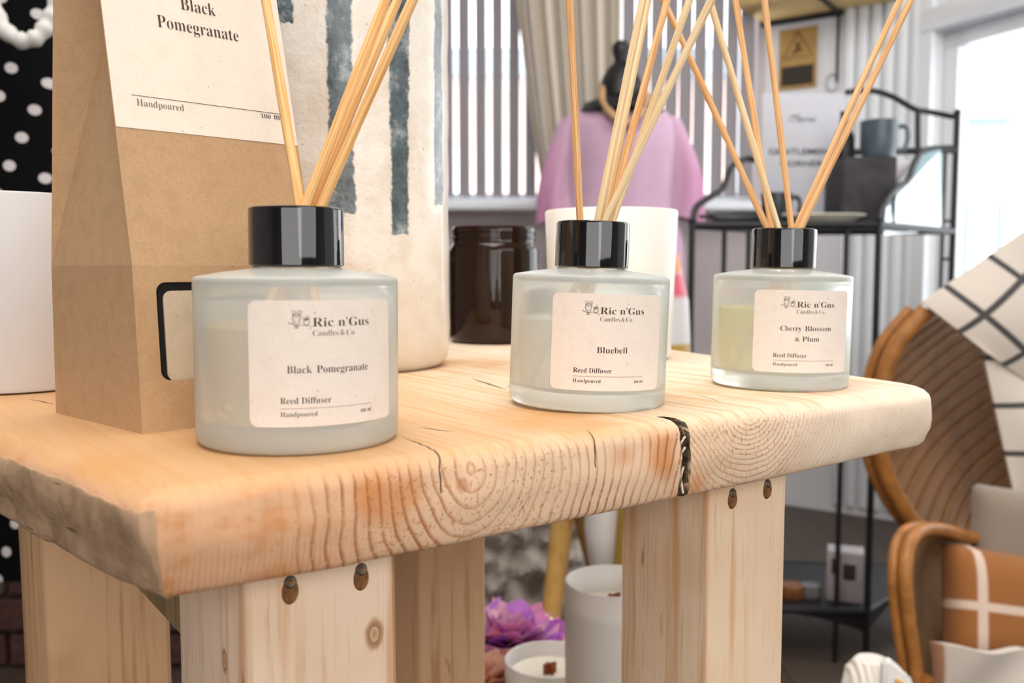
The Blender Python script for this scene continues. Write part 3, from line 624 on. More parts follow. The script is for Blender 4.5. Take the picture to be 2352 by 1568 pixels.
# ------------------------------------------------------------------ kraft box
def kraft_box():
    root = thing('gift_box', 'tall brown kraft card box with a cream label and a cut window', 'box', (0, 0, 0))
    FL = onz(335, 1001); BLc = onz(133, 951); dirf = Vector((.727, .687, 0)).normalized(); FR = FL+dirf*.0725; BR = BLc+dirf*.0725
    sh = Vector((-.0025, .0035, 0)); FL += sh; FR += sh; BLc += sh; BR += sh
    up = Vector((0, 0, 1)); dpt = (BLc-FL).normalized()
    def pt(c, z, back, along=0): return c+up*z+dpt*back+dirf*along
    z1 = .0585; z2 = .19
    b = [FL, FR, BR, BLc]
    m = [pt(FL, z1, .004), pt(FR, z1, .004), pt(BR, z1, -.001), pt(BLc, z1, -.001)]
    t = [pt(FL, z2, .031, .001), pt(FR, z2, .031, -.001), pt(BR, z2, -.0125, -.001), pt(BLc, z2, -.0125, .001)]
    bm = bmesh.new()
    # window in the front panel
    W0, W1, Z0, Z1 = .0078, .0640, .0178, .0525; q = lambda s, z: b[0].lerp(b[1], s/.0725).lerp(m[0].lerp(m[1], s/.0725), z/z1)
    hole = [(x+(W0+W1)/2, z+(Z0+Z1)/2) for x, z in rrect(W1-W0, Z1-Z0, .0035, 5)]; hv = [bm.verts.new(q(*h)) for h in hole]
    vb = [bm.verts.new(p) for p in b]; vm = [bm.verts.new(p) for p in m]; vt = [bm.verts.new(p) for p in t]; n = len(hv)//4
    # rrect corners run: top right, top left, bottom left, bottom right
    TR, TL, BLh, BRh = hv[:n], hv[n:2*n], hv[2*n:3*n], hv[3*n:]
    bm.faces.new([vm[1]]+TR+TL+[vm[0]][:1]) if False else None
    h = n//2
    bm.faces.new([vm[0], vm[1]]+TR[h:][::1]+TL[:h+1]); bm.faces.new([vb[0], vm[0]]+TL[h:]+BLh[:h+1]); bm.faces.new([vb[1], vb[0]]+BLh[h:]+BRh[:h+1]); bm.faces.new([vm[1], vb[1]]+BRh[h:]+TR[:h+1])
    bm.faces.new((vm[0], vt[0], vt[1], vm[1])); bm.faces.new((vb[2], vb[3], vm[3], vm[2])); bm.faces.new((vm[2], vm[3], vt[3], vt[2])); bm.faces.new((vb[0], vb[1], vb[2], vb[3]))
    for (f, k, s) in ((0, 3, 1), (1, 2, -1)):
        bm.faces.new((vb[f], vb[k], vm[k], vm[f]))
        apex = bm.verts.new(m[f].lerp(m[k], .5)+up*.035+dirf*s*.006); tp = bm.verts.new(t[f].lerp(t[k], .5)+dirf*s*.022)
        bm.faces.new((vm[f], vm[k], apex)); bm.faces.new((vm[k], vt[k], tp, apex)); bm.faces.new((vm[f], apex, tp, vt[f]))
    bmesh.ops.triangulate(bm, faces=[f for f in bm.faces if len(f.verts) > 4])
    o = obj('card_shell', bm, M['kraft'], root, smooth=False)
    # folded crimp at the very top
    bm = bmesh.new(); mid = lambda a, c: a.lerp(c, .5)
    prism(bm, [pt(t[0], 0, 0), pt(t[1], 0, 0), pt(t[1], .02, .020), pt(t[0], .02, .020)], dpt*.0015); obj('folded_top', bm, M['kraft'], root, smooth=False)
    # black sheet as painted inner shade, and the label of the bottle kept inside
    nf = dpt
    bm = bmesh.new(); pts = [q(W0-.003, Z0-.003), q(W1+.003, Z0-.003), q(W1+.003, Z1+.003), q(W0-.003, Z1+.003)]; prism(bm, [p+nf*.0012 for p in pts], nf*.001); obj('inner_shade_sheet', bm, flat('inner_shade_black', '0d0c0b', .9), root, smooth=False)
    bm = bmesh.new(); ins = [q(x+(W0+W1)/2+.0022, z+(Z0+Z1)/2-.0018)+nf*.0005 for x, z in rrect(W1-W0-.001, Z1-Z0-.0025, .003, 5)]; prism(bm, ins, nf*.0006); obj('window_film', bm, paper('label_inside', 'cdbba2', 'bda98f'), root, smooth=False)
    # cream label folded over the upper part of the front
    up_dir = (t[0]-m[0]).normalized(); fn = dirf.cross(up_dir).normalized()
    if fn.y > 0: fn = -fn
    def L(s, h, e=.0002):                             # s along the front, h up the sloping panel
        k = h/(t[0]-m[0]).length; a = m[0].lerp(t[0], k); c = m[1].lerp(t[1], k); return a.lerp(c, s/.0725)+fn*e
    HL = .0492; HT = .126
    bm = bmesh.new(); prism(bm, [L(.0002, HL), L(.0723, HL), L(.0723, HT), L(.0002, HT)], fn*.00015-fn*.0002); lab = obj('cream_label', bm, M['label_cream'], root, smooth=False)
    PL = lambda x, y: L(x, y, .0004)
    return root, lab, PL, HL
kb, klab, PL, HL = kraft_box()
KOFF = -.0115
print_mesh('lettering', [text('Pomegranate', .0200, .0525, HL+.0396, .0047, KOFF), text('Black', .0300, .0440, HL+.0482, .0047, KOFF), text('100', .0575, .0618, HL+.0098, .0016, -.01), text('ml', .0632, .0668, HL+.0098, .0025, KOFF)], PL, M['ink'], klab)
print_mesh('small_lettering', [text('Handpoured', .0085, .0260, HL+.0085, .0025, KOFF)], PL, M['ink_soft'], klab)
print_mesh('rule_line', [strokes([[(.0070, HL+.0122), (.0680, HL+.0122)]], .00022)], PL, M['ink'], klab)

# ------------------------------------------------------------------ other things on the slab
def cupglass(name, label, cx, cy, z0, r0, r1, h, mat, wall=.003, base=.006, waxz=None, cat='candle', wick=0, tilt=0):
    root = thing(name, label, cat, (cx, cy, z0)); bm = bmesh.new()
    lathe(bm, [(0, .0004), (r0-.003, .0004), (r0-.001, .001), (r0, .003), (r1, h-.001), (r1-.0006, h), (r1-wall+.0006, h), (r1-wall, h-.001), (r0-wall, base+.002), (r0-wall-.002, base), (0, base)], 72)
    obj('glass_cup', bm, mat, root)
    if waxz:
        rw = r0+(r1-r0)*waxz/h-wall-.0003; bm = bmesh.new(); lathe(bm, [(0, base+.0005), (r0-wall-.0025, base+.0005), (rw, waxz-.001), (rw-.001, waxz), (0, waxz-.0004)], 60); obj('wax', bm, M['wax'], root)
        if wick:
            bm = bmesh.new(); box(bm, (0, 0, waxz+.004), (.013, .0022, .010), bev=.0003); box(bm, (0, 0, waxz+.0035), (.0022, .011, .009), bev=.0003); k = obj('wooden_wick', bm, flat('scorched_wick', '8a4420', .8, .2, 300), root); k.rotation_euler = (0, 0, wick)
    return root
def waxm():
    m = NT('candle_wax'); m.set(col=srgb('f4ebdb'), rough=.5, sss=.3); m.b.inputs['Subsurface Scale'].default_value = .01; return m.m
M['wax'] = waxm()
def milky(name, c, rough=.4):
    m = NT(name); m.set(col=srgb(c), rough=rough, sss=.25, spec=.4); m.b.inputs['Subsurface Scale'].default_value = .012; return m.m
M['cup'] = frosted('frosted_candle_glass', 'fbf9f5'); M['cup'].node_tree.nodes['Principled BSDF'].inputs['Transmission Weight'].default_value = .32
M['milk'] = milky('milky_frosted_glass', 'f1f0ec')
cg = at(1402, 700, .60); cupglass('candle_glass', 'large white frosted candle glass behind the Bluebell bottle', cg.x, cg.y, 0, .0395, .0430, .0955, M['milk'], waxz=.06)
cg = at(28, 700, .452); cupglass('candle_glass', 'plain matt white candle glass at the left edge, behind the kraft box', cg.x, cg.y, 0, .043, .0435, .0925, flat('matt_white', 'd4d1d0', .6, .01), waxz=.06)
# amber jar
def amber():
    m = NT('amber_glass'); m.set(col=srgb('2c1606'), trans=.35, rough=.05, ior=1.45); return m.m
M['amber'] = amber()
pj = at(1135, 760, .735); jar = thing('amber_jar', 'dark brown amber glass jar at the back, between striped vase and Bluebell bottle', 'jar', (pj.x, pj.y, 0))
bm = bmesh.new(); lathe(bm, [(0, .001), (.030, .001), (.0335, .0003), (.0352, .002), (.0358, .006), (.0358, .072), (.0350, .0755), (.0335, .0775), (.0328, .079), (.0328, .0815), (.0336, .082), (.0336, .0835), (.0328, .084), (.0328, .0865), (.0336, .087), (.0336, .089), (.0325, .0915), (.030, .0915), (.0298, .079), (.0325, .074), (.0332, .07), (.0332, .010), (0, .007)], 72)
obj('jar_body', bm, M['amber'], jar); bm = bmesh.new(); lathe(bm, [(0, .0075), (.0328, .0105), (.0328, .060), (0, .060)], 48); obj('wax', bm, flat('amber_wax', '2e1a0c', .5), jar)
# striped vase
def vasemat():
    m = NT('glazed_stoneware'); P = m.coord(); x, y, z = m.xyz(P); ang = m.math('ARCTAN2', y, x)
    view = math.atan2(-.55, .0977); step = math.radians(31.3)
    n1 = m.noise(240, P, 4, .7); n2 = m.noise(60, P, 3)
    a = m.math('DIVIDE', m.math('SUBTRACT', ang, view-math.radians(3.2)), step); k = m.math('ROUND', a); d = m.math('MULTIPLY', m.math('ABSOLUTE', m.math('SUBTRACT', a, k)), step)
    d = m.math('ADD', d, m.math('ADD', m.math('MULTIPLY', m.math('SUBTRACT', n1, .5), .075), m.math('MULTIPLY', m.math('SUBTRACT', n2, .5), .03)))
    wid = m.math('ADD', .118, m.math('MULTIPLY', m.math('SINE', m.math('ADD', m.math('MULTIPLY', z, 30), m.math('MULTIPLY', k, 2))), .012))
    wid = m.math('ADD', wid, m.math('MULTIPLY', m.math('MULTIPLY', k, -1), .016))
    body = m.math('SUBTRACT', 1, smoothband(m, m.math('SUBTRACT', d, wid), -.012, .012))
    end = m.math('ADD', .0865, m.math('ADD', m.math('MULTIPLY', m.math('SINE', m.math('MULTIPLY', k, 1.9)), -.012), m.math('MULTIPLY', m.math('SUBTRACT', n2, .5), .012)))
    end = m.math('ADD', end, m.math('MULTIPLY', m.math('LESS_THAN', k, -.5), .09))
    body = m.math('MULTIPLY', body, m.math('GREATER_THAN', z, end))
    blot = m.noise(75, m.coord(loc=(2, 2, 2)), 5, .75)
    ink = m.ramp(blot, [(.3, srgb('39434a')), (.52, srgb('5e6d74')), (.68, srgb('a9b4b8'))])
    base = m.mix(smoothband(m, n2, .35, .7), srgb('f2ede4'), srgb('e6ddcf')); sp = m.noise(420, m.coord(loc=(7, 2, 1)), 1)
    base = m.mix(m.math('MULTIPLY', smoothband(m, sp, .77, .79), .6), base, srgb('6f6455'))
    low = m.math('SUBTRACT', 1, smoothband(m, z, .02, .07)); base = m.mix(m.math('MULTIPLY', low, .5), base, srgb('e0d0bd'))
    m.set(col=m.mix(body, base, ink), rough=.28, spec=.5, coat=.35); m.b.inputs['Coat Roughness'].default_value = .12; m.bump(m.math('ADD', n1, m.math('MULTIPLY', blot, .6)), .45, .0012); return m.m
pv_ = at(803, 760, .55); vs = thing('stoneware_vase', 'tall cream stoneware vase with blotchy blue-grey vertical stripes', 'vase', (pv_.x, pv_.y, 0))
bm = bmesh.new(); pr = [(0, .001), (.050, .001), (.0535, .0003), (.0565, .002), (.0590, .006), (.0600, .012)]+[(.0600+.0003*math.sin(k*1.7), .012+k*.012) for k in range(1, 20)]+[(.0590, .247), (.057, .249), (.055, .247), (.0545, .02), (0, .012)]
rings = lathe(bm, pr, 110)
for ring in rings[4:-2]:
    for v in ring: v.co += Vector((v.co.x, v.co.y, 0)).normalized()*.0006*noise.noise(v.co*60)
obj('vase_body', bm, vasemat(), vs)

# ------------------------------------------------------------------ lower table with candles and silk flowers
LZ = -.34
lt = thing('side_table', 'low pale wooden table behind the stool carrying two candles', 'table', (0, 0, 0))
poly = [(.033, 1.075), (.245, .70), (.12, .625), (-.16, .73), (-.20, .93)]
e0 = onz(1243, 1398, LZ); e1 = onz(1297, 1435, LZ); dd = (e1-e0).normalized(); poly[0] = (e0.x, e0.y); pp = e0+dd*.42; poly[1] = (pp.x, pp.y)
bm = bmesh.new(); prism(bm, [(x, y, LZ) for x, y in poly], (0, 0, -.025)); bmesh.ops.bevel(bm, geom=list(bm.edges), offset=.002, segments=2, affect='EDGES')
obj('table_top', bm, wood_material('birch_top', 'e7cfae', 'd6b488', seed=5), lt)
cen = Vector((sum(p[0] for p in poly)/5, sum(p[1] for p in poly)/5))
for x, y in (poly[0], poly[1], poly[3], poly[4]):
    q = Vector((x, y)).lerp(cen, .18); bm = bmesh.new(); tube(bm, [(q.x, q.y, LZ-.025), (q.x, q.y, FZ)], .014, 12); obj('leg', bm, M['post_warm'], lt)
c1 = at(1411, 1332, .70); cupglass('glass_candle', 'tall frosted white candle half hidden behind the right stool leg', c1.x, c1.y, LZ, .0375, .0390, c1.z-LZ, M['cup'], waxz=c1.z-LZ-.020, wick=.7, wall=.0028)
c2 = at(1263, 1512, .80); cupglass('glass_candle', 'short frosted white candle with a cross wick beside the purple flower', c2.x, c2.y, LZ, .0400, .0410, c2.z-LZ, M['cup'], waxz=c2.z-LZ-.013, wick=.5, wall=.0028)
def bloom(label, c, r, cols, n, seed):
    root = thing('silk_flower', label, 'flower', c); rnd = random.Random(seed)
    mats = [milky('petal_'+h, h, .45) for h in cols]; layers = 4
    for L in range(layers):
        k = n-2*L
        for i in range(k):
            a = 2*math.pi*i/k+L*.5+rnd.uniform(-.2, .2); el = .15+L*.38; rr = r*(1-.17*L)
            def f(u, v):
                w = (v-.5)*2; s = math.sin(math.pi*min(1, u*.86+.08))**.6*.62*rr
                out = rr*u; x = out*math.cos(el)*1.0; z = out*math.sin(el)+.18*rr*(w*w)*u+.06*rr*math.sin(w*7+i)*u*u; yv = w*s
                return Vector((x*math.cos(a)-yv*math.sin(a), x*math.sin(a)+yv*math.cos(a), z-.02*r))
            bm = bmesh.new(); slabgrid(bm, f, 7, 7, (0, 0, -.0006)); obj('petal', bm, mats[(i+L) % len(mats)], root)
    return root
f1 = onz(1172, 1452, LZ+.030); bloom('purple and pink silk flower lying at the left of the short candle', (f1.x, f1.y, LZ+.020), .056, ['a04db2', 'cf7bab', 'b56cc6', 'd698ae'], 9, 3)
f2 = onz(1120, 1560, LZ+.02); bloom('dusky rose silk flower half hidden behind the stool back leg', (f2.x, f2.y, LZ+.014), .042, ['c98878', 'b5605c', 'd9a08c'], 8, 5)

# ------------------------------------------------------------------ vertical blind, curtain, mannequin
bl = thing('vertical_blind', 'grey vertical slat blind hanging in the back window', 'blind', (0, 3.19, 0))
slm = flat('blind_fabric', '8f898c', .8, .02, 20)
z0 = at(1100, 452, 3.19).z; z1 = 1.44; bm = bmesh.new(); box(bm, (0, 0, (z0+z1)/2), (.046, .0015, z1-z0)); bmesh.ops.recalc_face_normals(bm, faces=bm.faces); me = bpy.data.meshes.new('slat'); bm.to_mesh(me); bm.free(); me.materials.append(slm)
k = 0; x = -.62
while x < P_BC.x-.05:
    o = bpy.data.objects.new('slat', me); COL.objects.link(o); o.parent = bl; wide = x > .33
    o.location = (x, 0, 0); o.rotation_euler = (0, 0, math.radians((12 if wide else 38)+random.uniform(-4, 4))); x += .049 if wide else .057; k += 1
    if k in (24, 27): x += .012
bm = bmesh.new(); box(bm, (.12, 0, z1+.02), (1.6, .05, .04), bev=.004); obj('head_rail', bm, M['trim'], bl)
def clothm(name, c, rough=.9, s=500):
    m = NT(name); m.set(col=m.mix(m.noise(s, m.coord(), 2), srgb(c), tuple(v*.88 for v in srgb(c)[:3])+(1,)), rough=rough, sheen=.2); return m.m
def curt(u, v):
    top = 1.45; lo = at(1250, 485, 3.05).z-.5; z = top+(lo-top)*v
    t = min(1, v*1.4); a = at(1160+95*t**1.5, 300, 3.08).x; b = at(1425, 300, 3.08).x
    x = a+(b-a)*u; return Vector((x, 3.05+.022*math.sin(u*38+v*1.2)+.01*math.sin(u*90), z))
bm = bmesh.new(); slabgrid(bm, curt, 90, 20, (0, .002, 0)); tag(obj('curtain', bm, clothm('cream_curtain', 'd5cbbd')), 'cream curtain gathered aside behind the mannequin', 'curtain')
MY = 2.62
def mannequin():
    cx = at(1425, 300, MY).x; root = thing('mannequin', 'black dress form with a turned neck knob by the back window', 'mannequin', (cx, MY, FZ)); k = MY/F
    def zz(py): return at(1425, py, MY).z-FZ
    bm = bmesh.new(); prof = [(0, zz(92))]
    for r, y in ((12, 95), (20, 105), (21, 118), (17, 132), (16, 142), (22, 150), (30, 158), (36, 168), (42, 180), (48, 195), (49, 205), (50, 222), (62, 232), (84, 240), (100, 262)): prof.append((r*k, zz(y)))
    lathe(bm, prof, 32); obj('neck', bm, M['blackpl'], root)
    def body(u, v):
        y = 255+v*620; w = [82, 128, 140, 132, 118, 112, 122, 135][min(7, int(v*7.99))]; i = v*7; a = int(min(6, i)); W_ = [80, 120, 128, 122, 112, 106, 118, 130]; w = W_[a]+(W_[a+1]-W_[a])*(i-a)
        t = u*2*math.pi; return Vector((w*k*math.cos(t)*.92, w*k*.62*math.sin(t), zz(y)))
    bm = bmesh.new(); V = grid(bm, body, 32, 16, True); bm.faces.new([V[i][15] for i in range(32)]); obj('torso', bm, M['blackpl'], root)
    bm = bmesh.new(); tube(bm, [(0, 0, zz(870)), (0, 0, .04)], .016, 12); obj('pole', bm, M['black'], root)
    bm = bmesh.new(); lathe(bm, [(0, 0), (.15, 0), (.15, .012), (.03, .035), (0, .035)], 32); obj('base', bm, M['black'], root); return root, cx
mq, MX = mannequin()
def jumper():
    m = NT('pink_knit'); st = m.noise(1, m.coord(scale=(60, 60, 5)), 2); x, y, z = m.xyz(m.coord())
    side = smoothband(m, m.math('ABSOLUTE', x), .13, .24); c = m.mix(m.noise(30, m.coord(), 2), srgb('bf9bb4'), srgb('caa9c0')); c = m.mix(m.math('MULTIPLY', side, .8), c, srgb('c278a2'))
    m.set(col=c, rough=.85, sheen=.3); m.bump(st, .3, .004); root = thing('jumper', 'pink knitted jumper worn by the black dress form', 'jumper', (MX, MY, 0)); k = MY/F
    def zz(py): return at(1425, py, MY).z
    rows = [(240, 78, .62), (250, 96, .62), (266, 112, .64), (290, 124, .66), (340, 128, .68), (400, 126, .68), (470, 126, .68), (560, 142, .7), (640, 146, .7)]
    def f(u, v):
        i = v*(len(rows)-1); a = int(min(len(rows)-2, i)); q = i-a; y, w, d = [rows[a][j]+(rows[a+1][j]-rows[a][j])*q for j in range(3)]
        t = u*2*math.pi; fr = max(0, -math.sin(t)); y += fr**2*32*(1-v)**6
        w += 3*math.sin(t*9+v*3)*v; return Vector((w*k*math.cos(t), w*k*d*math.sin(t), zz(y)))
    bm = bmesh.new(); grid(bm, f, 72, 40, True); obj('knit_body', bm, m.m, root)
    for s in (-1, 1):
        def g(u, v):
            t = u*2*math.pi; c0 = Vector((s*105*k, .0, zz(268))); c1 = Vector((s*148*k, -.02, zz(505))); c = c0.lerp(c1, v); c.x += s*.022*math.sin(v*math.pi)
            w = (32+8*v+4*math.sin(t*5+v*4)*v)*k; return c+Vector((w*math.cos(t), w*.9*math.sin(t), w*.25*math.cos(t)*-s))
        bm = bmesh.new(); grid(bm, g, 40, 24, True); obj('sleeve', bm, m.m, root, 'sleeve in deeper pink')
    return root
jumper()
ck = thing('necklace', 'tan wooden bead necklace around the dress form neck', 'necklace', (MX, MY, 0)); k_ = MY/F; bm = bmesh.new()
path = smooth_path([(-42*k_, -.02, at(0, 205, MY).z), (-48*k_, -.075, at(0, 240, MY).z), (-30*k_, -.12, at(0, 280, MY).z), (0, -.125, at(0, 300, MY).z), (28*k_, -.12, at(0, 282, MY).z), (50*k_, -.075, at(0, 240, MY).z), (46*k_, -.02, at(0, 205, MY).z)], 7)
mb_ = flat('tan_wood_beads', 'b58e68', .6)
bm = bmesh.new(); tube(bm, path, .004, 6); obj('cord', bm, mb_, ck)
bm = bmesh.new(); bmesh.ops.create_icosphere(bm, subdivisions=2, radius=.0115); me = bpy.data.meshes.new('bead'); bm.to_mesh(me); bm.free(); me.materials.append(mb_); me.polygons.foreach_set('use_smooth', [True]*len(me.polygons))
for p in path[::1]: o = bpy.data.objects.new('bead', me); COL.objects.link(o); o.parent = ck; o.location = p

# ------------------------------------------------------------------ polka dot dress, far left
def dress():
    m = NT('polka_dot_cloth'); x, y, z = m.xyz(m.coord()); s = .0325
    a = m.math('ADD', m.math('MULTIPLY', x, math.cos(.35)/s), m.math('MULTIPLY', z, -math.sin(.35)/s*.9)); b = m.math('ADD', m.math('MULTIPLY', x, math.sin(.35)/s), m.math('MULTIPLY', z, math.cos(.35)/s*.9))
    fa = m.math('SUBTRACT', m.math('FRACT', a), .5); fb = m.math('SUBTRACT', m.math('FRACT', b), .5); d = m.math('SQRT', m.math('ADD', m.math('MULTIPLY', fa, fa), m.math('MULTIPLY', fb, fb)))
    m.set(col=m.mix(m.math('LESS_THAN', d, .175), srgb('060607'), srgb('b8b2b2')), rough=.95, spec=.1)
    Y = 1.15; cx = at(-60, 300, Y).x; root = thing('dress', 'black dress with small white polka dots hanging at the left edge', 'dress', (cx, Y, 0))
    zt = .50; zb = at(0, 1285, Y).z
    def f(u, v):
        t = u*2*math.pi; w = .10+.05*v+(.05 if v < .12 else 0)*(1-v/.12 if v < .12 else 0)+.006*math.sin(t*8)*v; return Vector((w*math.cos(t)*1.05, .07*math.sin(t)*(1+.3*v)+.006*math.sin(t*8)*v, zt+(zb-zt)*v))
    bm = bmesh.new(); V = grid(bm, f, 90, 30, True); bm.faces.new([V[i][0] for i in range(90)]); bm.faces.new([V[i][29] for i in range(90)]); obj('cloth_body', bm, m.m, root)
    bm = bmesh.new(); tube(bm, smooth_path([(-.16, 0, .49), (-.05, 0, .53), (0, 0, .55), (.05, 0, .53), (.16, 0, .49)], 6), .006, 8); obj('hanger', bm, M['black'], root)
    bm = bmesh.new(); tube(bm, [(0, 0, .55), (0, 0, CZL)], .002, 6); obj('hanging_wire', bm, M['black'], root); return Y
DY = dress()
pp_ = [at(-20, 0, DY-.105), at(5, 60, DY-.11), at(45, 92, DY-.115), at(85, 85, DY-.112), at(112, 50, DY-.105), at(130, 5, DY-.10), at(140, -60, DY-.095)]
bm = bmesh.new(); tube(bm, smooth_path([at(-45, -60, DY-.10)]+pp_, 8), lambda t: .0088+.0012*math.sin(t*60), 12); tag(obj('scarf_necklace', bm, clothm('grey_white_yarn', 'c9c8c4', .7, 200)), 'thick twisted white cord necklace looped over the polka dot dress', 'necklace')

# ------------------------------------------------------------------ wall shelf, poster
ps = lambda px, py, q: None
def oncorner(px, py, e=0):                            # point on the corner wall
    a = Vector((P_BC.x, 3.3, 0)); d = Vector((P_CR.x-P_BC.x, -.3, 0)).normalized(); n = Vector((d.y, -d.x, 0)); r = ray(px, py); t = (a-Vector((0, 0, CZ))+n*e).dot(n)/r.dot(n); return Vector((0, 0, CZ))+r*t, d, n
q, dC, nC = oncorner(1833, 135); po = thing('warning_poster', 'gold and black poster with a triangle on the white wall', 'poster', q, math.atan2(dC.y, dC.x))
wpx = 72*q.y/F/dC.x*.98; hpx = 134*q.y/F
bm = bmesh.new(); box(bm, (0, -.004, 0), (wpx, .006, hpx), bev=.001); bd_ = obj('board', bm, flat('gold_board', 'a8844a', .6, .1, 30), po)
def flatprint(name, pieces, mat, par, y): return print_mesh(name, pieces, lambda x, z: Vector((x, y, z)), mat, par)
tri = [(0, hpx*.44), (-wpx*.40, hpx*.02), (wpx*.40, hpx*.02), (0, hpx*.44)]; flatprint('triangle', [strokes([tri], .006), strokes([[(-wpx*.1, hpx*.08), (0, hpx*.16), (wpx*.12, hpx*.12)], [(0, hpx*.16), (wpx*.02, hpx*.27)]], .012)], flat('dark_brown_ink', '5a4020', .7), bd_, -.0075)
flatprint('dark_panel', [([(-wpx*.42, -hpx*.44), (wpx*.42, -hpx*.44), (wpx*.42, -hpx*.12), (-wpx*.42, -hpx*.12)], [(0, 1, 2, 3)])], flat('black_panel_ink', '2c2118', .7), bd_, -.0075)
q, _, _ = oncorner(1762, 62); q2, _, _ = oncorner(1925, 62); bxx = (q2-q).length; shf = thing('wall_shelf', 'pale wooden wall shelf on a black iron bracket above the poster', 'shelf', q, math.atan2(dC.y, dC.x))
bm = bmesh.new(); box(bm, (.21, -.12, .030), (.46, .24, .030), bev=.003); obj('board', bm, wood_material('oak_board', 'cdb07a', 'a88a55', seed=2), shf)
bm = bmesh.new(); box(bm, (bxx/2, -.012, .006), (bxx+.03, .022, .016), bev=.002); box(bm, (bxx, -.12, .008), (.014, .22, .010), bev=.002); box(bm, (bxx, -.006, -.11), (.009, .010, .22), bev=.002); obj('bracket', bm, M['black'], shf)
q, _, _ = oncorner(1911, 190, .01); bm = bmesh.new(); tube(bm, [q+Vector((.02*math.cos(a/8*math.pi*2), 0, .03*math.sin(a/8*math.pi*2))) for a in range(9)][:-1], .003, 6, True); tag(obj('key_ring', bm, flat('dull_pewter', '9a9496', .4)), 'small pewter ring hanging on the wall right of the poster', 'ring')

# ------------------------------------------------------------------ wire rack and its goods
RY = 1.9
def rack():
    root = thing('wire_rack', 'black wrought iron shelf rack in front of the right window', 'rack', (0, 0, 0)); bl_ = M['black']
    A = at(1590, 512, RY+.02); B = at(2019, 512, RY); Cc = at(2190, 512, RY+.30); D = Vector((A.x+Cc.x-B.x-.02, A.y+.30, A.z)); zt = B.z
    S = {'A': A, 'B': B, 'C': Cc, 'D': D}
    def up(p, top, r=.0072): bm = bmesh.new(); tube(bm, [(p.x, p.y, FZ), (p.x, p.y, top)], r, 10); lathe(bm, [(0, top+.014), (r*1.3, top+.006), (r, top)], 10, Matrix.Translation((p.x, p.y, 0))) if r > .006 else None; obj('upright', bm, bl_, root)
    up(A, zt); up(B, zt); up(Cc, at(2197, 262, RY+.30).z); up(D, at(1700, 370, RY+.3).z)
    def shelf(z, nm='shelf', th=.012):
        bm = bmesh.new(); P = [Vector((p.x, p.y, z)) for p in (A, B, Cc, D)]
        prism(bm, P, (0, 0, -.002)); obj(nm, bm, bl_, root, smooth=False)
        bm = bmesh.new()
        for i in range(4): tube(bm, [P[i]+Vector((0, 0, -.004)), P[(i+1) % 4]+Vector((0, 0, -.004))], .008, 8)
        obj('shelf_rim', bm, bl_, root)
    shelf(zt); lowz = at(1984, 1400, RY).z; shelf(lowz)
    # arched apron under the low shelf
    bm = bmesh.new(); mid = A.lerp(B, .5)
    for P, Q in ((A, B), (B, Cc)):
        pts = [(P.x, P.y, lowz)]+[tuple(P.lerp(Q, s).to_2d())+(lowz-.050+.040*math.sin(math.pi*s),) for s in [i/14 for i in range(15)]]+[(Q.x, Q.y, lowz)]; prism(bm, pts, (0, .006, 0))
    obj('apron', bm, bl_, root, smooth=False)
    # thin middle rods
    for px in (1945, 1664, 1720):
        bm = bmesh.new(); q = at(px, 530, RY+(.01 if px > 1900 else .28)); tube(bm, [(q.x, q.y, zt), (q.x, q.y, FZ)], .006, 8); obj('rod', bm, bl_, root)
    for px in (2165,):
        bm = bmesh.new(); q = at(px, 530, RY+.29); tube(bm, [(q.x, q.y, at(2165, 350, q.y).z), (q.x, q.y, FZ)], .0045, 8); obj('rod', bm, bl_, root)
    # curved sides
    bm = bmesh.new(); tube(bm, smooth_path([at(1590, 512, RY+.02), at(1600, 475, RY+.05), at(1635, 450, RY+.12), at(1662, 430, RY+.18), at(1680, 385, RY+.25), at(1715, 365, RY+.3), at(1735, 368, RY+.3)], 6), .0075, 8); obj('side_curve', bm, bl_, root)
    bm = bmesh.new(); tube(bm, smooth_path([at(2019, 512, RY), at(2030, 470, RY+.03), at(2055, 435, RY+.08), at(2085, 415, RY+.13), at(2100, 375, RY+.2), at(2125, 345, RY+.26), at(2190, 340, RY+.3)], 6), .0075, 8); obj('side_curve', bm, bl_, root)
    bm = bmesh.new(); tube(bm, smooth_path([at(1945, 212, RY+.25), at(2000, 208, RY+.27), at(2050, 222, RY+.28), at(2100, 250, RY+.29), at(2140, 258, RY+.3), at(2190, 268, RY+.3)], 6), .007, 8); obj('top_scroll', bm, bl_, root)
    bm = bmesh.new(); q = at(2108, 255, RY+.29); tube(bm, [q, at(2108, 352, RY+.29)], .007, 8); obj('rod', bm, bl_, root)
    bm = bmesh.new(); q = at(2105, 352, RY+.24); tube(bm, [at(1930, 350, RY+.20), at(2195, 345, RY+.30)], .008, 8); obj('shelf_rim', bm, bl_, root)
    for y in (508, 595):
        bm = bmesh.new(); tube(bm, [at(2165, y, RY+.29), at(2191, y, RY+.30)], .004, 6); obj('crossbar', bm, bl_, root)
    return zt, lowz, A, B
RZ, RLZ, RA, RB = rack()
def cup(label, px, pyb, Y, r, h, col, hdl=0, z=None):
    p = at(px, pyb, Y); zb = p.z if z is None else z; root = thing('mug', label, 'mug', (p.x, Y, zb)); mt = flat('mug_glaze_'+col, col, .3, .15, 40)
    bm = bmesh.new(); lathe(bm, [(0, .001), (r*.6, 0), (r*.85, .004), (r*.98, h*.35), (r, h), (r-.004, h), (r*.9, h*.35), (r*.6, .008), (0, .007)], 36); obj('cup_body', bm, mt, root)
    bm = bmesh.new(); tube(bm, smooth_path([(r*.95, 0, h*.85), (r*1.45, 0, h*.85), (r*1.6, 0, h*.55), (r*1.35, 0, h*.25), (r*.92, 0, h*.22)], 6), .005, 8); obj('handle', bm, mt, root); return root
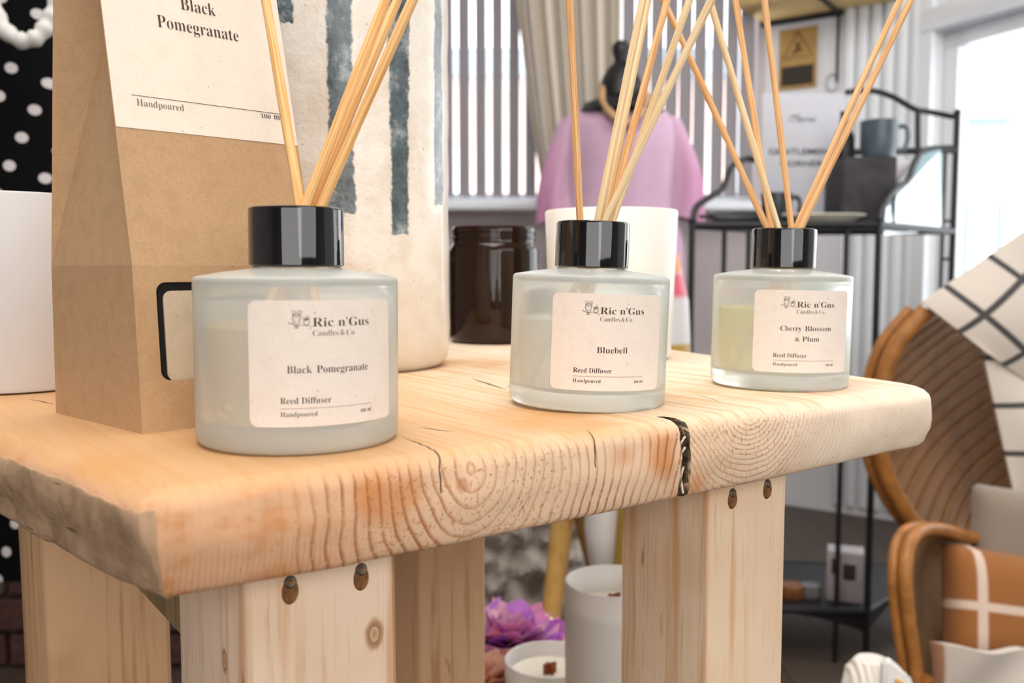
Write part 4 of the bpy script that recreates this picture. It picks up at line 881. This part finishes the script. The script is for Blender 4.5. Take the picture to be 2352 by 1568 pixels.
# raised step carrying the big mug
def boxthing(name, label, cat, c, s, mat, rz=0, part='carton', bev=.003):
    root = thing(name, label, cat, c, rz); bm = bmesh.new(); box(bm, (0, 0, s[2]/2), s, bev=bev); obj(part, bm, mat, root); return root
q0 = at(1920, 505, RY+.12); q1 = at(2040, 505, RY+.12); qt = at(1980, 366, RY+.12)
boxthing('crate', 'charcoal slate box on the rack under the large mug', 'box', ((q0.x+q1.x)/2, RY+.14, RZ+.001), (q1.x-q0.x, .12, qt.z-RZ), flat('charcoal_box', '2f2c31', .7, .25, 40))
cup('large slate blue mug on the charcoal box', 2017, 366, RY+.13, .040, .083, '4d5a64', z=qt.z+.001)
p = at(1948, 366, RY+.12); bt = thing('bottle', 'short black bottle beside the large slate blue mug', 'bottle', (p.x-.003, RY+.14, qt.z+.001)); bm = bmesh.new(); lathe(bm, [(0, 0), (.022, 0), (.023, .004), (.022, .05), (.012, .07), (.009, .09), (.0095, .105), (0, .105)], 24); obj('bottle_body', bm, M['blackpl'], bt)
cup('small dark mug in front of the white sign', 1782, 500, RY+.07, .032, .066, '2c3038', z=RZ+.001)
pl = at(1885, 497, RY+.06); pt_ = thing('plate', 'oval cream plate lying on the rack shelf', 'plate', (pl.x, RY+.055, RZ+.001)); bm = bmesh.new(); lathe(bm, [(0, .006), (.05, .006), (.07, .012), (.098, .020), (.10, .018), (.07, .006), (.05, 0), (0, 0)], 40, Matrix.Diagonal((.95, .45, 1, 1))); obj('plate_body', bm, flat('cream_plate', 'd8d4c4', .4), pt_)
pb = at(1690, 500, RY+.10); pt2 = thing('baking_dish', 'long low black dish at the left end of the rack shelf', 'dish', (pb.x, RY+.10, RZ+.001)); bm = bmesh.new(); box(bm, (0, 0, .014), (.11, .09, .026), bev=.006); box(bm, (-.066, 0, .018), (.026, .03, .008), bev=.002); obj('dish_body', bm, flat('black_enamel', '131418', .3), pt2)
# sign leaning at the back of the rack
sa = at(1838, 490, RY+.22); sg = thing('sign', "white shop sign card reading GENTLEMEN'S CORNER, standing on the rack", 'sign', (sa.x, RY+.20, RZ+.001)); sw = 185*(RY+.22)/F; shh = at(1838, 215, RY+.22).z-RZ
bm = bmesh.new(); box(bm, (0, 0, shh/2), (sw, .004, shh), bev=.001); sb = obj('card', bm, flat('white_card', 'b9bac2', .7, .01), sg)
flatprint('lettering', [text("GENTLEMEN'S", -sw*.42, sw*.40, shh*.545, .0125, .012, str)], flat('dark_grey_ink', '35363c', .8), sb, -.0028)
flatprint('lettering', [text('CORNER', -sw*.28, sw*.24, shh*.455, .0125, .012, str)], flat('dark_grey_ink', '35363c', .8), sb, -.0028)
flatprint('script_lettering', [text('Home', -sw*.18, sw*.15, shh*.79, .018, .01, script)], flat('grey_ink', '6c6e74', .8), sb, -.0028)
sg.rotation_euler = (math.radians(-4), 0, 0)
# small white card and pale glass panel at the right side of the rack
q = [at(2015, 462, RY+.16), at(2043, 462, RY+.18), at(2092, 368, RY+.2), at(2035, 362, RY+.18)]
bm = bmesh.new(); prism(bm, q, (.001, .003, 0)); tag(obj('gift_card', bm, flat('pinkish_white_card', 'dcd6dc', .7)), 'small pinkish white card leaning beside the charcoal box', 'card')
def pale():
    m = NT('pale_blue_sheet'); m.set(col=srgb('a8c6cf'), rough=.3, trans=.4); return m.m
gl = [at(2030, 540, RY+.05), at(2036, 478, RY+.06), at(2060, 440, RY+.10), at(2090, 418, RY+.14), at(2104, 380, RY+.2), at(2128, 350, RY+.25), at(2162, 340, RY+.28), at(2162, 520, RY+.27), at(2100, 535, RY+.18)]
bm = bmesh.new(); prism(bm, gl, (.004, .004, 0)); tag(obj('glass_sheet', bm, pale(), smooth=False), 'pale blue glass sheet held in the right side of the rack', 'glass')
# low shelf goods
q = at(1948, 1330, RY+.05); cr = thing('carton', 'small white printed carton on the low shelf of the rack', 'carton', (q.x, RY+.07, RLZ+.001), -.35); bm = bmesh.new(); box(bm, (0, 0, .055), (.075, .06, .11), bev=.002); cb = obj('carton_body', bm, flat('off_white_carton', 'a9a2a4', .7), cr)
flatprint('print_patch', [([(-.028, .06), (-.016, .06), (-.016, .095), (-.028, .095)], [(0, 1, 2, 3)]), ([(-.004, .05), (.022, .05), (.022, .085), (-.004, .085)], [(0, 1, 2, 3)])], flat('carton_ink', '3b2f2c', .7), cb, -.0305)
for (px, py, c, r, lb) in ((1825, 1345, '7a4c25', .028, 'round brown tin'), (1868, 1352, '6f6f6f', .022, 'small grey pebble-like dish')):
    q = at(px, py, RY+.06); t_ = thing('tin', lb+' on the low shelf of the rack', 'tin', (q.x, RY+.08, RLZ+.001)); bm = bmesh.new(); lathe(bm, [(0, 0), (r, 0), (r*1.02, .004), (r*1.02, .02), (r*.95, .026), (0, .027)], 28); obj('tin_body', bm, flat('tin_'+c, c, .4, .2, 60), t_)

# ------------------------------------------------------------------ wicker chair, throw, cushions
WY = 1.5
def wicker(name, a, b, s=1.0):
    m = NT(name); x, y, z = m.xyz(m.coord()); u = m.math('ADD', x, z); v = m.math('SUBTRACT', z, x)
    w1 = m.math('ABSOLUTE', m.math('SINE', m.math('MULTIPLY', u, 520*s))); w2 = m.math('ABSOLUTE', m.math('SINE', m.math('MULTIPLY', v, 420*s))); w = m.math('MULTIPLY', w1, m.math('ADD', .4, m.math('MULTIPLY', w2, .6)))
    n = m.noise(16, m.coord(), 3); c = m.mix(w, srgb(b), srgb(a)); c = m.mix(m.math('MULTIPLY', smoothband(m, n, .45, .7), .5), c, srgb(b))
    m.set(col=c, rough=.5, spec=.4); m.bump(w, .4, .0015); return m.m
ch = thing('wicker_chair', 'brown woven wicker armchair with rounded back at the right edge', 'chair', (0, 0, 0))
wk = wicker('wicker_weave', 'a87a49', '6b4625'); rim = flat('rattan_cane', 'a0682f', .45, .15, 60)
back = [(2128, 712), (2060, 790), (2028, 880), (2018, 980), (2030, 1070), (2075, 1165), (2140, 1240), (2215, 1290), (2300, 1320)]
bp = smooth_path([at(x, y, WY+.02*(i % 9)*.3) for i, (x, y) in enumerate(back)], 6)
def backf(u, v):
    i = v*(len(bp)-1); a = int(min(len(bp)-2, i)); p = bp[a].lerp(bp[a+1], i-a); q = at(2480+40*math.sin(v*3), 640+v*640, WY+.22); r = p.lerp(q, u); r.y += .10*math.sin(u*math.pi)*.9; return r
bm = bmesh.new(); slabgrid(bm, backf, 26, 49, (0, .012, 0)); obj('woven_back', bm, wk, ch)
bm = bmesh.new(); tube(bm, bp, .014, 12); obj('back_rim', bm, rim, ch)
bm = bmesh.new(); tube(bm, [p+Vector((-.012, .03, .0)) for p in bp], .010, 10); obj('back_rim', bm, rim, ch, 'second outer cane')
cane_ = flat('weave_cane', '8a6036', .5, .15, 60)
for i in range(15):                                   # raised diagonal canes of the weave
    v0 = .12+i*.055; pts = [backf(t, max(0, v0-.35*t))+Vector((0, -.004, 0)) for t in [k/10*.95+.02 for k in range(11)]]
    bm = bmesh.new(); tube(bm, pts, .0022 if i % 3 else .0034, 6); obj('cane', bm, cane_, ch)
arm = smooth_path([at(2300, 1225, WY-.1), at(2240, 1240, WY-.14), at(2180, 1222, WY-.2), at(2128, 1222, WY-.25), at(2098, 1256, WY-.28), at(2088, 1330, WY-.30), at(2096, 1430, WY-.30), at(2112, 1540, WY-.30), at(2118, 1640, WY-.30), at(2120, 1760, WY-.30)], 7)
bm = bmesh.new(); tube(bm, [p+Vector((0, .012, 0)) for p in arm], .0095, 12); obj('arm_rim', bm, rim, ch)
bm = bmesh.new(); tube(bm, [p+Vector((-.012, .024, 0)) for p in arm], .0075, 10); obj('arm_rim', bm, rim, ch)
def armf(u, v):
    i = v*(len(arm)-1); a = int(min(len(arm)-2, i)); p = arm[a].lerp(arm[a+1], i-a); q = at(2230, 1300+v*440, WY-.02); return p.lerp(q, u)+Vector((0, .02+.05*math.sin(u*3.14), 0))
bm = bmesh.new(); slabgrid(bm, armf, 14, 40, (.004, .012, 0)); obj('woven_arm', bm, wicker('wicker_weave_arm', 'c0935f', '7a5430', 1.2), ch)
for x_, y_ in ((2112, WY-.28), (2400, WY-.25), (2150, WY+.1)):
    q = at(x_, 1700, y_); bm = bmesh.new(); tube(bm, [(q.x, q.y, -.50), (q.x, q.y, FZ)], .016, 10); obj('leg', bm, rim, ch)
q0 = at(2170, 1600, WY-.12); bm = bmesh.new(); box(bm, (q0.x+.33, WY-.02, -.545), (.50, .46, .07), bev=.02); obj('seat', bm, wk, ch)
# throw with a black grid
def throwmat():
    m = NT('ivory_grid_throw'); u, v, _ = m.xyz(m.coord('UV'))
    def ln(c): f = m.math('ABSOLUTE', m.math('SUBTRACT', m.math('FRACT', c), .5)); return m.math('SUBTRACT', 1, smoothband(m, f, .045, .075))
    g = m.math('MAXIMUM', ln(u), ln(v)); n = m.noise(500, m.coord(), 2); m.set(col=m.mix(m.math('MULTIPLY', g, .93), m.mix(n, srgb('dbd0c4'), srgb('cfc3b6')), srgb('23262c')), rough=.95, sheen=.1); m.bump(n, .3, .001); return m.m
def patch(bm, uvl, corners, Yf, uvf, n=16, bul=.03, th=.006):
    c = [Vector(p) for p in corners]
    def px(u, v): a = c[0].lerp(c[1], u); b = c[3].lerp(c[2], u); return a.lerp(b, v)
    def f(u, v): p = px(u, v); q = at(p.x, p.y, Yf(u, v)); q.y -= bul*math.sin(u*math.pi)*math.sin(v*math.pi); return q
    A = [[bm.verts.new(f(i/n, j/n)) for j in range(n+1)] for i in range(n+1)]
    B = [[bm.verts.new(A[i][j].co+Vector((0, th, 0))) for j in range(n+1)] for i in range(n+1)]; pxs = {}
    for i in range(n+1):
        for j in range(n+1): pxs[A[i][j]] = pxs[B[i][j]] = px(i/n, j/n)
    fs = []
    for i in range(n):
        for j in range(n): fs += [bm.faces.new((A[i][j], A[i+1][j], A[i+1][j+1], A[i][j+1])), bm.faces.new((B[i][j], B[i][j+1], B[i+1][j+1], B[i+1][j]))]
    for j in range(n):
        for i in (0, n): fs.append(bm.faces.new((A[i][j], A[i][j+1], B[i][j+1], B[i][j])))
    for i in range(n):
        for j in (0, n): fs.append(bm.faces.new((A[i][j], B[i][j], B[i+1][j], A[i+1][j])))
    for fc in fs:
        for l in fc.loops: l[uvl].uv = uvf(pxs[l.vert])
th_ = thing('throw_blanket', 'ivory throw with a black window-pane grid over the wicker chair back', 'blanket', (0, 0, 0)); tm = throwmat()
bm = bmesh.new(); uvl = bm.loops.layers.uv.new('UVMap')
def uvA(p):                                           # lines cross at (2247,722), run down-right and up-right
    x, y = p.x-2247, p.y-722; a = x*.66-y*-.75; b = x*.68-y*.73
    n1 = (x*-.66+y*.75)/118; n2 = (x*.68+y*.73)/124; return (n1+.5, n2+.5)
patch(bm, uvl, [(2119, 694), (2440, 470), (2480, 960), (2262, 806)], lambda u, v: WY-.03+.10*u, uvA); obj('top_fold', bm, tm, th_)
bm = bmesh.new(); uvl = bm.loops.layers.uv.new('UVMap')
patch(bm, uvl, [(2254, 790), (2480, 920), (2500, 1190), (2330, 1135)], lambda u, v: WY-.015+.10*u, lambda p: ((p.x-2200)/400+.05, (p.y-925+.1*(p.x-2352))/112+.5)); obj('hanging_fold', bm, tm, th_)
def cushion(name, label, c, w, h, d, mat, rx=0, ry=0, rz=0, part='cover'):
    root = thing(name, label, 'cushion', c); bm = bmesh.new(); n = 22; uvl = None
    for s in (-1, 1):
        V = []
        for i in range(n+1):
            row = []
            for j in range(n+1):
                u = i/n*2-1; v = j/n*2-1; pin = 1-.08*(1-abs(u*v)) ; k = (max(0, (1-u**4))*max(0, (1-v**4)))**.5; x = u*w/2*(1-.06*(1-u*u)*0+.0)*(.94+.06*v*v); z = v*h/2*(.94+.06*u*u); row.append(bm.verts.new((x, s*d/2*k, z)))
            V.append(row)
        for i in range(n):
            for j in range(n): bm.faces.new((V[i][j], V[i+1][j], V[i+1][j+1], V[i][j+1]))
    bmesh.ops.remove_doubles(bm, verts=bm.verts, dist=1e-5); o = obj(part, bm, mat, root, sharp=False); root.rotation_euler = (rx, ry, rz); return root
def plaid(name, a, line, s, off=(0, 0)):
    m = NT(name); x, y, z = m.xyz(m.coord()); out = None
    def ln(c, o): f = m.math('ABSOLUTE', m.math('SUBTRACT', m.math('FRACT', m.math('ADD', m.math('DIVIDE', c, s), o)), .5)); return m.math('SUBTRACT', 1, smoothband(m, f, .04, .075))
    g = m.math('MAXIMUM', ln(x, off[0]), ln(z, off[1])); n = m.noise(400, m.coord(), 2); m.set(col=m.mix(m.math('MULTIPLY', g, .85), m.mix(n, srgb(a), tuple(v*.8 for v in srgb(a)[:3])+(1,)), srgb(line)), rough=.95, sheen=.1); return m.m
q = at(2375, 1235, WY-.12); cushion('cushion', 'grey-beige linen cushion against the wicker chair back', q, .20, .15, .08, clothm('greige_linen', '8e8072'), rx=-.2, ry=.10)
q = at(2352, 1425, WY-.20); cushion('cushion', 'rust brown cushion with thin white checks on the wicker chair', q, .25, .20, .10, plaid('rust_check', '9a6230', 'd8c4b4', .105, (.3, .41)), rx=-.35, ry=.14)
def wb_(u, v): 
    p = at(2150+330*u, 1478+40*u+v*170, WY-.30-.05*math.sin(u*3)); return p+Vector((0, -.012*math.sin(u*7+v*3), .003*math.sin(u*11)))
bm = bmesh.new(); slabgrid(bm, wb_, 40, 14, (0, .02, -.004)); tag(obj('folded_throw', bm, plaid('white_brown_check', 'dcd2c6', '9a6230', .11, (.3, .2))), 'white throw with brown lines folded on the chair seat', 'blanket')
# knitted toy standing in front of the rack
q = at(2003, 1502, 1.02); toy = thing('knitted_toy', 'white ribbed knitted toy with a yellow patch at the bottom edge', 'toy', (q.x, 1.02, FZ)); H = q.z-FZ
kn = NT('white_knit'); xx, yy, zz_ = kn.xyz(kn.coord()); wv = kn.math('SINE', kn.math('MULTIPLY', xx, 900)); kn.set(col=srgb('e9e2d8'), rough=.9); kn.bump(wv, .5, .002)
bm = bmesh.new(); lathe(bm, [(0, 0), (.045, 0), (.05, .02), (.042, H*.5), (.033, H-.045), (.029, H-.02), (.018, H-.006), (0, H-.003)], 36); obj('body', bm, kn.m, toy)
bm = bmesh.new(); prism(bm, [(-.002, -.026, H-.03), (-.002, -.026, H+.008), (.004, -.026, H+.011), (.020, -.026, H-.002), (.025, -.026, H-.012), (.036, -.026, H-.024), (.037, -.026, H-.05), (.004, -.026, H-.045)], (0, -.014, 0)); bmesh.ops.bevel(bm, geom=list(bm.edges), offset=.003, segments=3, affect='EDGES'); obj('petal', bm, clothm('white_felt', 'f3f1ee'), toy)
bm = bmesh.new(); prism(bm, [(.010, -.041, H-.010), (.016, -.041, H-.012), (.028, -.041, H-.026), (.028, -.041, H-.038), (.016, -.041, H-.030), (.010, -.041, H-.024)], (0, -.003, 0)); obj('yellow_patch', bm, clothm('yellow_felt', 'f0b440'), toy)

# ------------------------------------------------------------------ seen between the legs
q = at(1210, 1300, 1.75)
def fur(u, v):
    p = at(1020+330*u, 1130+v*275, 1.85); k = noise.noise(Vector((u*9, v*7, 1)))*.04+noise.noise(Vector((u*30, v*22, 4)))*.010; p.y -= .12*math.sin(u*3.14)+k; return p
fm = NT('grey_fur'); n_ = fm.noise(1, fm.coord(scale=(26, 26, 9)), 4, .6); fm.set(col=fm.ramp(n_, [(.35, srgb('958a82')), (.5, srgb('a59a90')), (.68, srgb('b3a89e'))]), rough=.95, sheen=.3); fm.bump(n_, .4, .006)
bm = bmesh.new(); slabgrid(bm, fur, 50, 36, (0, .05, 0)); tag(obj('fur_throw', bm, fm.m), 'grey shaggy fur throw seen between the stool legs', 'throw')
bk = thing('storage_bench', 'dull brown low bench under the grey fur throw', 'bench', (at(1200, 1400, 1.8).x-.05, 1.85, FZ)); zb = at(1200, 1400, 1.74).z-FZ; bm = bmesh.new(); box(bm, (0, 0, zb-.03), (.42, .26, .05), bev=.006); obj('seat', bm, flat('taupe_board', '6e6154', .8), bk)
for sx in (-.18, .18):
    bm = bmesh.new(); box(bm, (sx, 0, (zb-.055)/2), (.03, .2, zb-.055), bev=.004); obj('leg', bm, flat('taupe_board', '6e6154', .8), bk)
st = thing('wooden_stool', 'honey coloured wooden stool with splayed legs behind the tall candle', 'stool', (0, 0, 0)); hm_ = wood_material('honey_wood', 'c69a55', 'a8793a', seed=7)
a1 = at(1300, 1130, 1.42); a2 = at(1268, 1395, 1.36); bm = bmesh.new(); d_ = (a2-a1).normalized(); a3 = a1+d_*((FZ-a1.z)/d_.z); tube(bm, [a1, a1.lerp(a3, .3), a3], lambda t: .019-.007*t, 14); obj('leg', bm, hm_, st)
b1_ = at(1325, 1130, 1.45); b2_ = at(1365, 1300, 1.52); d_ = (b2_-b1_).normalized(); b3_ = b1_+d_*((FZ-b1_.z)/d_.z); bm = bmesh.new(); tube(bm, [b1_, b1_.lerp(b3_, .3), b3_], lambda t: .017-.006*t, 14); obj('leg', bm, hm_, st)
c1_ = a1.lerp(b1_, .5)+Vector((.06, .14, 0)); bm = bmesh.new(); tube(bm, [c1_, (c1_.x, c1_.y+.08, FZ)], .015, 12); obj('leg', bm, hm_, st)
cc = (a1+b1_+c1_)/3; bm = bmesh.new(); lathe(bm, [(0, 0), (.11, 0), (.125, .008), (.125, .022), (.115, .03), (0, .03)], 40, Matrix.Translation((cc.x+.02, cc.y, cc.z-.004))); obj('seat', bm, hm_, st)
q = at(1430, 1235, 1.22); jg = thing('jug', 'glossy white jug half hidden behind the tall candle', 'jug', (q.x, 1.22, FZ)); H = at(1385, 1130, 1.22).z-FZ
bm = bmesh.new(); lathe(bm, [(0, 0), (.06, 0), (.065, .01), (.055, H*.3), (.040, H*.6), (.030, H-.16), (.030, H-.13), (.045, H-.10), (.052, H-.05), (.05, H), (.046, H), (.046, H-.05), (0, H-.1)], 40); obj('jug_body', bm, M['white_gloss'], jg)
# decorated tumbler seen between the Bluebell and the Cherry Blossom bottles
q = at(1548, 700, 1.15)
tmn = NT('painted_ceramic'); x, y, z = tmn.xyz(tmn.coord()); c = tmn.mix(smoothband(tmn, z, .745, .75), srgb('b7923f'), srgb('d2d0d0')); c = tmn.mix(tmn.math('MULTIPLY', smoothband(tmn, z, .80, .81), tmn.math('SUBTRACT', 1, smoothband(tmn, z, .83, .84))), c, srgb('d85f76')); c = tmn.mix(tmn.math('MULTIPLY', smoothband(tmn, z, .83, .84), tmn.math('SUBTRACT', 1, smoothband(tmn, z, .86, .87))), c, srgb('e0924c')); tmn.set(col=c, rough=.4)
tb = thing('floor_vase', 'tall white vase painted gold, pink and orange, behind the Bluebell bottle', 'vase', (q.x-.018, 1.15, FZ)); H = at(1548, 580, 1.15).z-FZ
bm = bmesh.new(); lathe(bm, [(0, 0), (.05, 0), (.06, .02), (.062, H*.4), (.042, H*.8), (.036, H*.93), (.022, H), (.018, H), (.03, H*.9), (0, H*.85)], 40); obj('vase_body', bm, tmn.m, tb)
